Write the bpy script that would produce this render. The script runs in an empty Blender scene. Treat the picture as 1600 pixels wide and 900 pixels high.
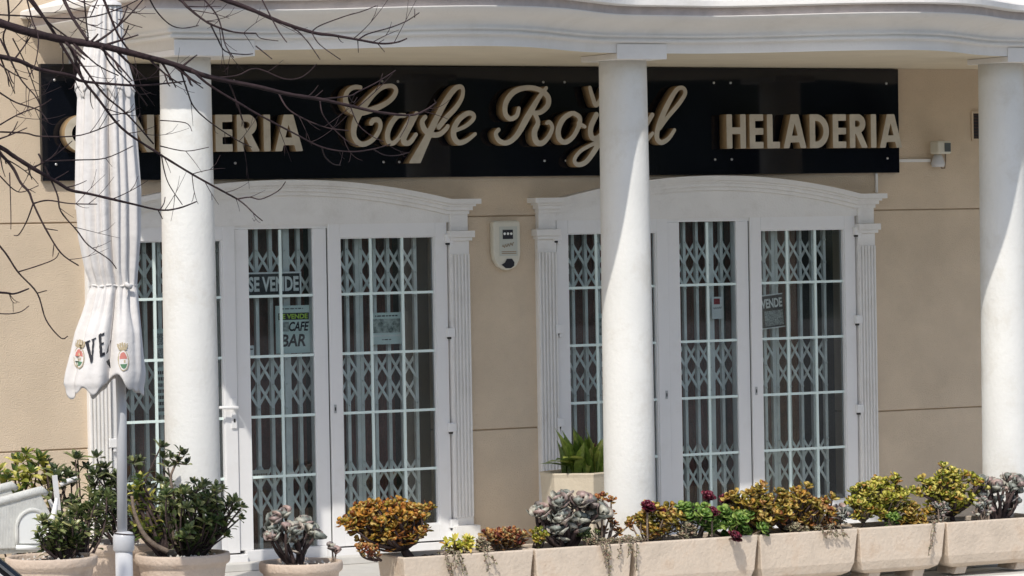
import bpy, math, random
import numpy as np
from mathutils import Vector, Matrix
from math import sin, cos, tan, pi, radians, sqrt, atan2, floor
random.seed(7)
S = bpy.context.scene
COL = S.collection

# ------------------------------------------------------------------ camera
F_PX, YAW, PITCH, ROLL, DIST, CAM_Z = 5600.0, radians(27.8), radians(-0.95), radians(1.0), 25.0, 2.25
fw = Vector((sin(YAW)*cos(PITCH), cos(YAW)*cos(PITCH), sin(PITCH)))
rt0 = Vector((cos(YAW), -sin(YAW), 0)); up0 = rt0.cross(fw)
rt = cos(ROLL)*rt0 - sin(ROLL)*up0; up = cos(ROLL)*up0 + sin(ROLL)*rt0
CAM = Vector((-DIST*sin(YAW), -DIST*cos(YAW), CAM_Z))
cd = bpy.data.cameras.new('camera'); cam = bpy.data.objects.new('camera', cd); COL.objects.link(cam)
cd.sensor_width = 36; cd.lens = 36*F_PX/1600; cd.clip_end = 2000; cd.clip_start = 0.1
m = Matrix((rt, up, -fw)).transposed().to_4x4(); m.translation = CAM; cam.matrix_world = m
S.camera = cam

def at(x, y, Y):
    """survey point: metric position on the plane Y of what is seen at (x, y) of the photograph"""
    d = fw*F_PX + rt*(x-800) + up*(450-y)
    return CAM + d*((Y-CAM.y)/d.y)

# ------------------------------------------------------------------ light
SUN_AZ, SUN_EL = radians(42), math.atan(1.6*cos(radians(42)))   # left of the wall normal
sd = Vector((-sin(SUN_AZ)*cos(SUN_EL), -cos(SUN_AZ)*cos(SUN_EL), sin(SUN_EL)))
L = bpy.data.lights.new('sun', 'SUN'); L.energy = 3.05; L.angle = radians(0.5); L.color = (1, .955, .88)
lo = bpy.data.objects.new('sun', L); COL.objects.link(lo); lo.rotation_euler = sd.to_track_quat('Z', 'Y').to_euler()
lo.location = sd*60
W = bpy.data.worlds.new('World'); S.world = W; W.use_nodes = True
nt = W.node_tree; sky = nt.nodes.new('ShaderNodeTexSky'); sky.sky_type = 'NISHITA'; sky.sun_disc = False
sky.sun_elevation = SUN_EL; sky.sun_rotation = atan2(sd.x, sd.y); sky.air_density = 1.0; sky.dust_density = 1.5
nt.links.new(sky.outputs[0], nt.nodes['Background'].inputs[0]); nt.nodes['Background'].inputs[1].default_value = 0.138
S.view_settings.view_transform = 'Standard'; S.view_settings.look = 'None'
S.view_settings.exposure = 0.05; S.view_settings.gamma = 1
S.render.engine = 'CYCLES'
S.cycles.max_bounces = 8; S.cycles.transparent_max_bounces = 12

# ------------------------------------------------------------------ materials
def mat(name, col, rough=.6, var=0.0, vs=6.0, bump=0.0, bs=60.0, spec=.5, metal=0.0, col2=None, stain=None, stain_scale=3.0, stain_amt=.5, sheen=0):
    M = bpy.data.materials.new(name); M.use_nodes = True; N = M.node_tree; b = N.nodes['Principled BSDF']
    b.inputs['Roughness'].default_value = rough; b.inputs['Specular IOR Level'].default_value = spec
    b.inputs['Metallic'].default_value = metal
    geo = N.nodes.new('ShaderNodeNewGeometry')
    c = None
    if var > 0 or col2:
        n = N.nodes.new('ShaderNodeTexNoise'); n.inputs['Scale'].default_value = vs; n.inputs['Detail'].default_value = 6
        n.inputs['Roughness'].default_value = .62
        N.links.new(geo.outputs['Position'], n.inputs['Vector'])
        r = N.nodes.new('ShaderNodeValToRGB'); r.color_ramp.elements[0].position = .32; r.color_ramp.elements[1].position = .68
        c2 = col2 if col2 else tuple(min(1, x*(1+var)) for x in col)
        c1 = col if col2 else tuple(x*(1-var) for x in col)
        r.color_ramp.elements[0].color = (*c1, 1); r.color_ramp.elements[1].color = (*c2, 1)
        N.links.new(n.outputs['Fac'], r.inputs[0]); c = r.outputs[0]
    if stain:
        n2 = N.nodes.new('ShaderNodeTexNoise'); n2.inputs['Scale'].default_value = stain_scale; n2.inputs['Detail'].default_value = 8
        n2.inputs['Roughness'].default_value = .7
        N.links.new(geo.outputs['Position'], n2.inputs['Vector'])
        r2 = N.nodes.new('ShaderNodeValToRGB'); r2.color_ramp.elements[0].position = .52; r2.color_ramp.elements[1].position = .72
        r2.color_ramp.elements[0].color = (0, 0, 0, 1); r2.color_ramp.elements[1].color = (stain_amt,)*3+(1,)
        N.links.new(n2.outputs['Fac'], r2.inputs[0])
        mx = N.nodes.new('ShaderNodeMix'); mx.data_type = 'RGBA'
        N.links.new(r2.outputs[0], mx.inputs[0])
        if c: N.links.new(c, mx.inputs[6])
        else: mx.inputs[6].default_value = (*col, 1)
        mx.inputs[7].default_value = (*stain, 1); c = mx.outputs[2]
    if c: N.links.new(c, b.inputs['Base Color'])
    else: b.inputs['Base Color'].default_value = (*col, 1)
    if bump > 0:
        n3 = N.nodes.new('ShaderNodeTexNoise'); n3.inputs['Scale'].default_value = bs; n3.inputs['Detail'].default_value = 5
        N.links.new(geo.outputs['Position'], n3.inputs['Vector'])
        bp = N.nodes.new('ShaderNodeBump'); bp.inputs['Strength'].default_value = bump; bp.inputs['Distance'].default_value = .01
        N.links.new(n3.outputs['Fac'], bp.inputs['Height']); N.links.new(bp.outputs[0], b.inputs['Normal'])
    return M

def leafmat(name, cols, rough=.45, trans=.25, pos=None):
    M = bpy.data.materials.new(name); M.use_nodes = True; N = M.node_tree; b = N.nodes['Principled BSDF']
    g = N.nodes.new('ShaderNodeNewGeometry'); r = N.nodes.new('ShaderNodeValToRGB')
    els = r.color_ramp.elements
    while len(els) < len(cols): els.new(.5)
    for i, c in enumerate(cols):
        els[i].position = i/(len(cols)-1) if pos is None else pos[i]; els[i].color = (*c, 1)
    N.links.new(g.outputs['Random Per Island'], r.inputs[0])
    n = N.nodes.new('ShaderNodeTexNoise'); n.inputs['Scale'].default_value = 45
    N.links.new(g.outputs['Position'], n.inputs['Vector'])
    hs = N.nodes.new('ShaderNodeHueSaturation'); mr = N.nodes.new('ShaderNodeMapRange')
    mr.inputs[1].default_value = .3; mr.inputs[2].default_value = .7; mr.inputs[3].default_value = .7; mr.inputs[4].default_value = 1.3
    N.links.new(n.outputs['Fac'], mr.inputs[0]); N.links.new(mr.outputs[0], hs.inputs['Value']); N.links.new(r.outputs[0], hs.inputs['Color'])
    N.links.new(hs.outputs[0], b.inputs['Base Color']); b.inputs['Roughness'].default_value = rough
    t = N.nodes.new('ShaderNodeBsdfTranslucent'); N.links.new(hs.outputs[0], t.inputs[0])
    ms = N.nodes.new('ShaderNodeMixShader'); ms.inputs[0].default_value = trans
    N.links.new(b.outputs[0], ms.inputs[1]); N.links.new(t.outputs[0], ms.inputs[2])
    N.links.new(ms.outputs[0], N.nodes['Material Output'].inputs[0])
    return M

def glassmat():
    M = bpy.data.materials.new('window_glass'); M.use_nodes = True; N = M.node_tree; N.nodes.remove(N.nodes['Principled BSDF'])
    t = N.nodes.new('ShaderNodeBsdfTransparent'); t.inputs[0].default_value = (.965, .985, .975, 1)
    g = N.nodes.new('ShaderNodeBsdfGlossy'); g.inputs['Roughness'].default_value = .015; g.inputs[0].default_value = (1, 1, 1, 1)
    f = N.nodes.new('ShaderNodeFresnel'); f.inputs[0].default_value = 1.52
    mx = N.nodes.new('ShaderNodeMixShader'); N.links.new(f.outputs[0], mx.inputs[0])
    N.links.new(t.outputs[0], mx.inputs[1]); N.links.new(g.outputs[0], mx.inputs[2])
    df = N.nodes.new('ShaderNodeBsdfDiffuse'); df.inputs[0].default_value = (.62, .68, .66, 1); ns = N.nodes.new('ShaderNodeTexNoise'); ns.inputs['Scale'].default_value = 2.2; ns.inputs['Detail'].default_value = 7  # faint uneven diffuse film imitates reflection haze on the panes
    g2 = N.nodes.new('ShaderNodeNewGeometry'); N.links.new(g2.outputs['Position'], ns.inputs['Vector']); mr = N.nodes.new('ShaderNodeMapRange')
    mr.inputs[1].default_value = .3; mr.inputs[2].default_value = .75; mr.inputs[3].default_value = .0; mr.inputs[4].default_value = .03; N.links.new(ns.outputs['Fac'], mr.inputs[0])
    m2 = N.nodes.new('ShaderNodeMixShader'); N.links.new(mr.outputs[0], m2.inputs[0]); N.links.new(mx.outputs[0], m2.inputs[1]); N.links.new(df.outputs[0], m2.inputs[2])
    N.links.new(m2.outputs[0], N.nodes['Material Output'].inputs[0]); return M

M = {}
M['stucco'] = mat('beige_stucco', (.65, .53, .395), .9, .07, 2.2, .6, 110, .2, stain=(.47, .385, .28), stain_scale=1.3, stain_amt=.35)
M['groove'] = mat('groove_shadow_gap', (.46, .34, .22), .95)
M['white'] = mat('white_painted_plaster', (.84, .81, .765), .7, .035, 3.0, .25, 60, .3, stain=(.60, .56, .48), stain_scale=2.5, stain_amt=.28)
M['column'] = mat('white_column_paint', (.80, .79, .75), .6, .04, 2.5, .3, 38, .3, stain=(.60, .55, .46), stain_scale=3, stain_amt=.5)
M['brownstrip'] = mat('brown_grey_drip_tile', (.58, .50, .46), .8, .12, 9, .3, 60)
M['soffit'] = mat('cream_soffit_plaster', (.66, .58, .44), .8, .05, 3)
M['pvc'] = mat('white_window_plastic', (.83, .82, .81), .32, .015, 2, 0, 1, .5, stain=(.62, .59, .54), stain_scale=4, stain_amt=.25)
M['surround'] = mat('white_moulded_surround', (.81, .79, .76), .55, .03, 5, .25, 70, .4, stain=(.50, .46, .40), stain_scale=6, stain_amt=.25)
M['dark_gap'] = mat('shaded_gap_black', (.03, .03, .03), .7)  # black that stands for the shade in gaps and slots
M['glass'] = glassmat()
M['muntin'] = mat('mint_white_glazing_bar', (.76, .88, .84), .3)
M['gate'] = mat('grey_green_gate_steel', (.84, .87, .84), .5, .08, 14)
M['curtain'] = mat('dark_red_brown_curtain', (.20, .075, .06), .9, .35, 9)
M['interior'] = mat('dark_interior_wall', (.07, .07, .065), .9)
M['sign'] = mat('black_gloss_panel', (.004, .005, .009), .05, spec=.45)
M['letter'] = mat('cream_letter_face', (.56, .51, .42), .6, .10, 9, stain=(.36, .31, .23), stain_scale=7, stain_amt=.45)
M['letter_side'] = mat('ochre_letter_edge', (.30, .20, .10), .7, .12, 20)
M['steel'] = mat('satin_steel', (.55, .55, .55), .35, metal=.8)
M['tile'] = mat('pale_terrace_tile', (.60, .58, .54), .55, .08, 5, .1, 40)
M['stone'] = mat('pinkish_cast_stone', (.64, .54, .435), .85, .12, 5, .55, 42, .2, stain=(.42, .29, .19), stain_scale=5, stain_amt=.6)
M['stone2'] = mat('terracotta_tinted_stone', (.62, .50, .40), .85, .07, 8, .7, 50, .2, stain=(.42, .28, .19), stain_scale=7, stain_amt=.4)
M['soil'] = mat('dark_potting_soil', (.045, .03, .022), 1, .4, 60, .8, 90)
M['gravel'] = mat('pale_gravel', (.62, .58, .52), .9, .25, 60)
M['stem'] = mat('grey_brown_stem', (.22, .165, .125), .85, .25, 40, .5, 120)
M['darkstem'] = mat('dark_bark_stem', (.065, .042, .038), .9, .3, 40, .5, 120)
M['bark'] = mat('twig_bark', (.042, .025, .026), .75, .4, 18, .5, 120, .3)
M['cloth'] = mat('white_umbrella_cloth', (.77, .735, .70), .85, .04, 7, .4, 26, .1, stain=(.60, .55, .50), stain_scale=6, stain_amt=.35)
M['pole'] = mat('light_grey_pole', (.60, .60, .61), .4, .03, 10)
M['black_ink'] = mat('black_ink', (.012, .012, .018), .6)
M['white_ink'] = mat('white_ink', (.88, .90, .88), .6)
M['green_ink'] = mat('lime_ink', (.50, .72, .08), .6)
M['paper'] = mat('pale_paper', (.70, .82, .78), .7)
M['photo_print'] = mat('printed_photo', (.10, .13, .12), .6, col2=(.62, .68, .64), vs=34)
M['scribble'] = mat('scribbled_print', (.05, .06, .06), .6, col2=(.60, .66, .64), vs=110)
M['red_ink'] = mat('red_ink', (.30, .02, .03), .6)
M['crest_red'] = mat('faded_red_print', (.60, .22, .18), .8)
M['crest_green'] = mat('faded_green_print', (.10, .22, .12), .8)
M['crest_gold'] = mat('faded_gold_print', (.50, .41, .26), .8)
M['cream_plastic'] = mat('cream_plastic', (.66, .63, .53), .45, .03, 20)
M['grey_glass'] = mat('grey_lens', (.09, .10, .10), .2)
M['wicker'] = mat('white_wicker', (.68, .68, .64), .8, .08, 30)
M['car_paint'] = mat('black_car_paint', (.01, .01, .013), .15, spec=.7)
M['chrome'] = mat('chrome_trim', (.7, .7, .7), .15, metal=1)
M['rubber'] = mat('tyre_rubber', (.03, .03, .03), .8)
M['asphalt'] = mat('asphalt', (.13, .125, .12), .9, .2, 5, .4, 60)
M['far_wall'] = mat('distant_render', (.40, .36, .30), .9, .1, 1)

# weave for the wicker
def add_weave(Mt, sx, strength):
    N = Mt.node_tree; b = N.nodes['Principled BSDF']; g = N.nodes.new('ShaderNodeNewGeometry')
    w1 = N.nodes.new('ShaderNodeTexWave'); w1.bands_direction = 'Z'; w1.inputs['Scale'].default_value = sx; w1.inputs['Distortion'].default_value = .6
    w2 = N.nodes.new('ShaderNodeTexWave'); w2.bands_direction = 'X'; w2.inputs['Scale'].default_value = sx*.6
    N.links.new(g.outputs['Position'], w1.inputs['Vector']); N.links.new(g.outputs['Position'], w2.inputs['Vector'])
    mm = N.nodes.new('ShaderNodeMath'); mm.operation = 'MULTIPLY'
    N.links.new(w1.outputs['Fac'], mm.inputs[0]); N.links.new(w2.outputs['Fac'], mm.inputs[1])
    bp = N.nodes.new('ShaderNodeBump'); bp.inputs['Strength'].default_value = strength; bp.inputs['Distance'].default_value = .01
    N.links.new(mm.outputs[0], bp.inputs['Height']); N.links.new(bp.outputs[0], b.inputs['Normal'])
add_weave(M['wicker'], 55, .45)

# ------------------------------------------------------------------ mesh builder
class MB:
    def __init__(s): s.v = []; s.f = []; s.mi = []; s.sm = []
    def add(s, vs, fs, mi=0, smooth=False):
        o = len(s.v); s.v += [tuple(v) for v in vs]
        for f in fs: s.f.append(tuple(i+o for i in f)); s.mi.append(mi); s.sm.append(smooth)
    def box(s, x0, x1, y0, y1, z0, z1, mi=0):
        if x0 > x1: x0, x1 = x1, x0
        if y0 > y1: y0, y1 = y1, y0
        if z0 > z1: z0, z1 = z1, z0
        s.add([(x0,y0,z0),(x1,y0,z0),(x1,y1,z0),(x0,y1,z0),(x0,y0,z1),(x1,y0,z1),(x1,y1,z1),(x0,y1,z1)],
              [(0,3,2,1),(4,5,6,7),(0,1,5,4),(1,2,6,5),(2,3,7,6),(3,0,4,7)], mi)
    def bar(s, a, b, w, d, nrm=(0,-1,0), mi=0):
        """flat bar from a to b, w wide in its plane, d deep along nrm"""
        a = Vector(a); b = Vector(b); n = Vector(nrm).normalized(); t = (b-a).normalized(); c = t.cross(n).normalized()*w/2; n = n*d
        vs = [a-c, a+c, b+c, b-c]; vs = vs+[v+n for v in vs]
        s.add(vs, [(0,1,2,3),(7,6,5,4),(0,4,5,1),(1,5,6,2),(2,6,7,3),(3,7,4,0)], mi)
    def tube(s, pts, rad, n=8, mi=0, cap=True, smooth=True):
        pts = [Vector(p) for p in pts]; k = len(pts)
        if not hasattr(rad, '__len__'): rad = [rad]*k
        up_ = Vector((0.13, 0.21, .97)); vs = []; fs = []
        for i, p in enumerate(pts):
            t = (pts[min(i+1, k-1)]-pts[max(i-1, 0)]).normalized()
            a = t.cross(up_)
            if a.length < .1: a = t.cross(Vector((1, 0, 0)))
            a.normalize(); b = t.cross(a)
            for j in range(n):
                th = 2*pi*j/n; vs.append(p+(a*cos(th)+b*sin(th))*rad[i])
        for i in range(k-1):
            for j in range(n):
                j2 = (j+1) % n; fs.append((i*n+j, i*n+j2, (i+1)*n+j2, (i+1)*n+j))
        if cap: fs.append(tuple(range(n))[::-1]); fs.append(tuple((k-1)*n+j for j in range(n)))
        s.add(vs, fs, mi, smooth)
    def lathe(s, prof, cx, cy, n=40, mi=0, smooth=True, cap=True):
        vs = [(cx+r*cos(2*pi*j/n), cy+r*sin(2*pi*j/n), z) for r, z in prof for j in range(n)]
        fs = [(i*n+j, i*n+(j+1) % n, (i+1)*n+(j+1) % n, (i+1)*n+j) for i in range(len(prof)-1) for j in range(n)]
        if cap: fs += [tuple(range(n))[::-1], tuple((len(prof)-1)*n+j for j in range(n))]
        s.add(vs, fs, mi, smooth)
    def prism(s, poly, h0, h1, f, mi=0, smooth=False):
        """poly: 2D points, f(u, v, h) -> 3D"""
        n = len(poly); vs = [f(u, v, h0) for u, v in poly]+[f(u, v, h1) for u, v in poly]
        fs = [tuple(range(n)), tuple(range(n, 2*n))[::-1]]+[(i, i+n, (i+1) % n+n, (i+1) % n) for i in range(n)]
        s.add(vs, fs, mi, smooth)
    def build(s, name, mats, parent=None, bevel=0.0, fix=True):
        me = bpy.data.meshes.new(name); me.from_pydata(s.v, [], s.f)
        if not isinstance(mats, (list, tuple)): mats = [mats]
        for mm in mats: me.materials.append(mm)
        me.polygons.foreach_set('material_index', s.mi); me.polygons.foreach_set('use_smooth', s.sm)
        if fix:
            import bmesh
            bm = bmesh.new(); bm.from_mesh(me); bmesh.ops.recalc_face_normals(bm, faces=bm.faces); bm.to_mesh(me); bm.free()
        me.update()
        o = bpy.data.objects.new(name, me); COL.objects.link(o)
        if parent:
            o.parent = parent; o.matrix_parent_inverse = Matrix.Translation(-parent.location)
        if bevel:
            b = o.modifiers.new('bevel', 'BEVEL'); b.width = bevel; b.segments = 2; b.limit_method = 'ANGLE'; b.angle_limit = radians(40)
        return o

def tag(o, label=None, cat=None, group=None, kind=None):
    if label: o['label'] = label
    if cat: o['category'] = cat
    if group: o['group'] = group
    if kind: o['kind'] = kind
    return o
def empty(name, loc, label, cat, group=None):
    o = bpy.data.objects.new(name, None); COL.objects.link(o); o.location = loc; o.empty_display_size = .1
    return tag(o, label, cat, group)

# signed-distance outline -> clean solid (front face, back face, rim) in one mesh
def sdf_solid(mb, strokes, place, d0, d1, cell, clip=None, mi=0, mi_side=1):
    """strokes: list of [(u, v, r), ...] in metres; place(u, v, d) -> 3D; clip=(u0, u1, v0, v1)"""
    P = [p for st in strokes for p in st]
    u0 = min(p[0]-p[2] for p in P)-2*cell; u1 = max(p[0]+p[2] for p in P)+2*cell
    v0 = min(p[1]-p[2] for p in P)-2*cell; v1 = max(p[1]+p[2] for p in P)+2*cell
    nu = int((u1-u0)/cell)+2; nv = int((v1-v0)/cell)+2
    U, V = np.meshgrid(u0+np.arange(nu)*cell+cell*.013, v0+np.arange(nv)*cell+cell*.017, indexing='ij')
    D = np.full(U.shape, 9.)
    for st in strokes:
        for a, b in zip(st[:-1], st[1:]):
            dx, dy = b[0]-a[0], b[1]-a[1]; l2 = dx*dx+dy*dy+1e-12
            t = np.clip(((U-a[0])*dx+(V-a[1])*dy)/l2, 0, 1)
            D = np.minimum(D, np.hypot(U-a[0]-t*dx, V-a[1]-t*dy)-(a[2]+(b[2]-a[2])*t))
    if clip:
        D = np.maximum(D, np.maximum(np.maximum(clip[0]-U, U-clip[1]), np.maximum(clip[2]-V, V-clip[3])))
    ins = D < 0; idx = {}; fv = []; bv = []
    def vid(key, u, v):
        if key not in idx: idx[key] = len(fv); fv.append(place(u, v, d0)); bv.append(place(u, v, d1))
        return idx[key]
    faces = []; segs = []
    for i in range(nu-1):
        for j in range(nv-1):
            c = [(i, j), (i+1, j), (i+1, j+1), (i, j+1)]; s = [ins[k] for k in c]
            if not any(s): continue
            poly = []; cr = []
            for k in range(4):
                a = c[k]; b = c[(k+1) % 4]
                if s[k]: poly.append(vid(('c', a), U[a], V[a]))
                if s[k] != s[(k+1) % 4]:
                    t = D[a]/(D[a]-D[b]); key = ('e',)+tuple(sorted((a, b)))
                    q = vid(key, U[a]+(U[b]-U[a])*t, V[a]+(V[b]-V[a])*t); poly.append(q); cr.append((q, s[k]))
            if len(poly) >= 3: faces.append(poly)
            if len(cr) == 2:
                (p, w1), (q, w2) = cr
                segs.append((p, q) if w1 else (q, p))
            elif len(cr) == 4: segs += [(cr[0][0], cr[1][0]), (cr[2][0], cr[3][0])]
    n = len(fv)
    mb.add(fv+bv, faces, mi); o = len(mb.v)-2*n
    for f in faces: mb.f.append(tuple(k+n+o for k in f[::-1])); mb.mi.append(mi); mb.sm.append(False)
    for p, q in segs: mb.f.append((p+o, q+o, q+n+o, p+n+o)); mb.mi.append(mi_side); mb.sm.append(True)

def text_mesh(body, place, w, h, bold=0.0, shear=0.0):
    """returns verts, faces of flat lettering fitted in a w x h box, place(u, v) -> 3D"""
    cu = bpy.data.curves.new('lettering', 'FONT'); cu.body = body; cu.size = 1; cu.offset = bold; cu.shear = shear; cu.resolution_u = 3
    o = bpy.data.objects.new('lettering', cu); COL.objects.link(o)
    dg = bpy.context.evaluated_depsgraph_get(); me = bpy.data.meshes.new_from_object(o.evaluated_get(dg))
    vs = [v.co.copy() for v in me.vertices]; fs = [tuple(p.vertices) for p in me.polygons]
    bpy.data.objects.remove(o); bpy.data.meshes.remove(me); bpy.data.curves.remove(cu)
    x0 = min(v.x for v in vs); x1 = max(v.x for v in vs); y0 = min(v.y for v in vs); y1 = max(v.y for v in vs)
    return [place((v.x-x0)/(x1-x0)*w, (v.y-y0)/(y1-y0)*h) for v in vs], fs

# ------------------------------------------------------------------ setting
g = MB(); g.box(-300, 300, -300, 300, -.6, -.40); tag(g.build('ground', M['asphalt']), kind='structure')
g = MB(); g.box(-30, 30, -4.6, 10, -.41, -.15); tag(g.build('terrace', M['tile'], bevel=.01), kind='structure')
g = MB(); g.box(-30, 30, -1.72, 10, -.149, 0.0); tag(g.build('porch_floor', M['tile'], bevel=.01), kind='structure')
g = MB(); g.box(-30, 30, -2.62, -2.36, -.149, -.135); tag(g.build('pavement', M['white'], bevel=.004), kind='structure')

g = MB(); rh = random.Random(9); vs = []; n_ = 520  # unseen ridge, added so the sign and panes reflect something dark
for i_ in range(n_+1):
    x = -260+520*i_/n_; hgt = 11+3*sin(x*.054)+2.5*sin(x*.144+1)+rh.uniform(-.5, .5)
    if int(x) in (33, 34, 37, 38, 39, 43, 44, 48): hgt = 2.5  # notches let patches of sky into those reflections
    vs += [(x, -62, -.45), (x, -70, hgt*.6), (x, -84, hgt), (x, -120, hgt*.4)]
g.add(vs, [(4*a_+b_, 4*a_+b_+1, 4*a_+b_+5, 4*a_+b_+4) for a_ in range(n_) for b_ in range(3)])
tag(g.build('reflection_ridge', mat('dark_reflection_ridge', (.045, .055, .035), .95, .4, .4)), kind='structure')
# ------------------------------------------------------------------ building
B = empty('cafe_building', (0, 0, 0), 'cream stucco cafe front with white columned porch and two arched glazed entrances', 'building')
CX = (-1.76, 1.595)          # centres of the two entrances
OP = 1.255                   # half width of an opening
rows = [(-.15, .850), (.859, 2.334), (2.343, 3.84), (3.849, 5.4), (5.409, 8.0)]
xs = [(-14, CX[0]-OP), (CX[0]+OP, CX[1]-OP), (CX[1]+OP, 14)]
w = MB()
for z0, z1 in rows:
    for x0, x1 in xs:
        if z0 > 2.3: continue
        w.box(x0, x1, 0, .30, z0, z1)
out = [(-14, 3.84), (-14, 2.343)]
for c in CX: out += [(c-OP, 2.343), (c-OP, 2.40), (c+OP, 2.40), (c+OP, 2.343)]
out += [(14, 2.343), (14, 3.84)]
w.prism(out, 0, .30, lambda u, v, h: (u, h, v))
for z0, z1 in rows[3:]: w.box(-14, 14, 0, .30, z0, z1)
w.build('wall', M['stucco'], B, bevel=.004)
w = MB()
for x0, x1 in xs: w.box(x0+.01, x1-.01, .011, .29, -.1, 2.5)
w.box(-13.9, 13.9, .011, .29, 3.7, 7.9)
w.build('wall_joint', M['groove'], B)

# columns
for cx in (-3.055, .065, 3.11):
    c = MB(); prof = [(.172-.014*(i/24)**1.5, 0+3.345*i/24) for i in range(25)]
    c.lathe(prof, cx, -1.5, 48); c.build('column', M['column'], B)
# entablature: profile swept round the left corner
prof = [  # (offset outwards from the architrave face, z)
    (0, 3.380), (0, 3.440), (.010, 3.447), (.030, 3.449), (.032, 3.468), (.022, 3.471), (.024, 3.480), (.048, 3.482), (.050, 3.497), (.044, 3.500), (.048, 3.512),
    (.058, 3.526), (.078, 3.540), (.108, 3.553), (.145, 3.565), (.185, 3.578), (.212, 3.594), (.226, 3.608), (.232, 3.615)]
prof2 = [(.215, 3.615), (.215, 3.668)]
prof3 = [(.262, 3.668), (.275, 3.676), (.275, 3.712), (.262, 3.722), (.05, 3.80)]
def bow(x):
    for c_ in (-1.42, 1.70, 4.85, 8.0):
        u = (x-c_)/1.31
        if abs(u) < 1: return .66*(.5+.5*cos(pi*u))
    return 0.0
def bow_off(x, o):
    b_ = (bow(x+.004)-bow(x-.004))/.008; l_ = sqrt(1+b_*b_); return (x-b_*o/l_, EY-bow(x)-o/l_)
BX = [-2.9+.065*k for k in range(230)]
EX, EY = -3.25, -1.80
def sweep(mb, pr, mi=0, smooth=False):
    vs = []; fs = []; n = len(pr)
    for o, z in pr: vs.append((EX-o*1.2, 0.0, z))
    for q_ in range(5):
        t_ = q_/4; 
        for o, z in pr: vs.append((EX-o*1.2+o*.62*(1-cos(t_*pi/2)), EY-o+o*.55*(1-sin(t_*pi/2)), z))
    for x in BX:
        for o, z in pr: vs.append((*bow_off(x, o), z))
    for k in range(5+len(BX)):
        for i in range(n-1): fs.append((k*n+i, k*n+i+1, (k+1)*n+i+1, (k+1)*n+i))
    mb.add(vs, fs, mi, smooth)
e = MB(); sweep(e, prof+[(.215, 3.615)], 0, True); sweep(e, prof2, 1); sweep(e, [prof2[-1]]+prof3, 0)
vs = [(x, y, 3.3815) for x in [EX+.003]+BX for y in (-.001, EY+.003-(bow(x) if x > -3.1 else 0))]
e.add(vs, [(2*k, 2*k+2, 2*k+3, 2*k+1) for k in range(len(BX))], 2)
e.box(EX+.01, 12, EY+.01, -.001, 3.391, 3.79, 0)
e.build('entablature', [M['white'], M['brownstrip'], M['soffit']], B, fix=False)
for cx in (-2.95, .05, 3.12):
    a = MB(); xa_, xb_ = {-2.95: (-3.252, -2.72), .05: (-.15, .22), 3.12: (2.95, 3.32)}[cx]
    a.box(xa_, xb_, EY-.006, -1.32, 3.342, 3.379)
    a.box(xa_-.002, xb_+.002, EY-.0105, EY-.0065, 3.341, 3.4395)
    a.build('abacus', M['white'], B, bevel=.003)
# interior behind the glass
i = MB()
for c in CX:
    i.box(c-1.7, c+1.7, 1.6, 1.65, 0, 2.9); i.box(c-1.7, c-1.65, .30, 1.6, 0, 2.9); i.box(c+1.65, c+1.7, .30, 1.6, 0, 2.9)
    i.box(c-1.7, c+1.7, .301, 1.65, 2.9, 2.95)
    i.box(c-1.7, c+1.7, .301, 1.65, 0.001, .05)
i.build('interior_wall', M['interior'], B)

def zarch(u): return 2.604-.094*u*u if abs(u) < 1.235 else 2.604-.094*1.235**2
def arch_layer(mb, c, half, z_lo, z_hi, y_f, y_b, n=48):
    us = sorted(set([-half+2*half*k/n for k in range(n+1)]+[-1.235, 1.235]))
    vs = []; fs = []
    for u in us:
        z = zarch(u); lo = z-z_lo if z_lo is not None else 2.30; hi = z-z_hi
        vs += [(c+u, y_f, lo), (c+u, y_f, hi), (c+u, y_b, hi), (c+u, y_b, lo)]
    for k in range(len(us)-1):
        for a in range(4): b = (a+1) % 4; fs.append((k*4+a, k*4+b, k*4+4+b, k*4+4+a))
    fs += [(0, 1, 2, 3), tuple(4*(len(us)-1)+q for q in (3, 2, 1, 0))]
    mb.add(vs, fs)
def hinge(x, z, par):
    h = MB(); h.box(x-.028, x+.028, -.058, -.022, z-.03, z+.03); h.box(x+.004, x+.026, -.05, -.024, z-.058, z-.031); h.box(x-.02, x+.02, -.045, -.0225, z-.045, z-.031, 1)
    return h.build('hinge', [M['pvc'], M['dark_gap']], par, bevel=.004)
def glazed(par, x0, x1, z0, z1, ncol, hz=(1.823, 1.418, 1.012, .607)):
    gl = MB(); gl.box(x0-.01, x1+.01, .016, .020, z0-.01, z1+.01); gl.build('glass', M['glass'], par)
    b = MB()
    for k in range(1, ncol): x = x0+(x1-x0)*k/ncol; b.box(x-.009, x+.009, .004, .0155, z0+.002, z1-.002)
    for z in hz: b.box(x0+.002, x1-.002, .0035, .0153, z-.009, z+.009)
    b.build('glazing_bar', M['muntin'], par)
def gate(x0, x1, z1, skip=0, extra=0):
    b = MB(); step = .104; n = int((x1-x0)/step); xs_ = [x0+.03+k*step for k in range(n+1)]
    for k, x in enumerate(xs_):
        b.box(x-.015, x+.015, .125, .145, .07, z1)
        b.box(x-.016, x-.011, .110, .124, .07, z1)
    if extra: b.box(extra-.026, extra+.026, .118, .15, .07, z1); 
    for z in (1.80, 1.06, .34):
        for a, c in zip(xs_[:-1], xs_[1:]):
            for q in range(2):
                za = z+q*.165; zb = za+.165
                b.bar((a, .1465, za), (c, .1465, zb), .018, -.004); b.bar((a, .1160, zb), (c, .1160, za), .018, -.004)
        for x in xs_:
            for q in range(3): b.tube([(x, .105, z+q*.165), (x, .125, z+q*.165)], .007, 6)
    return b.build('folding_gate', M['gate'], B)
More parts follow.
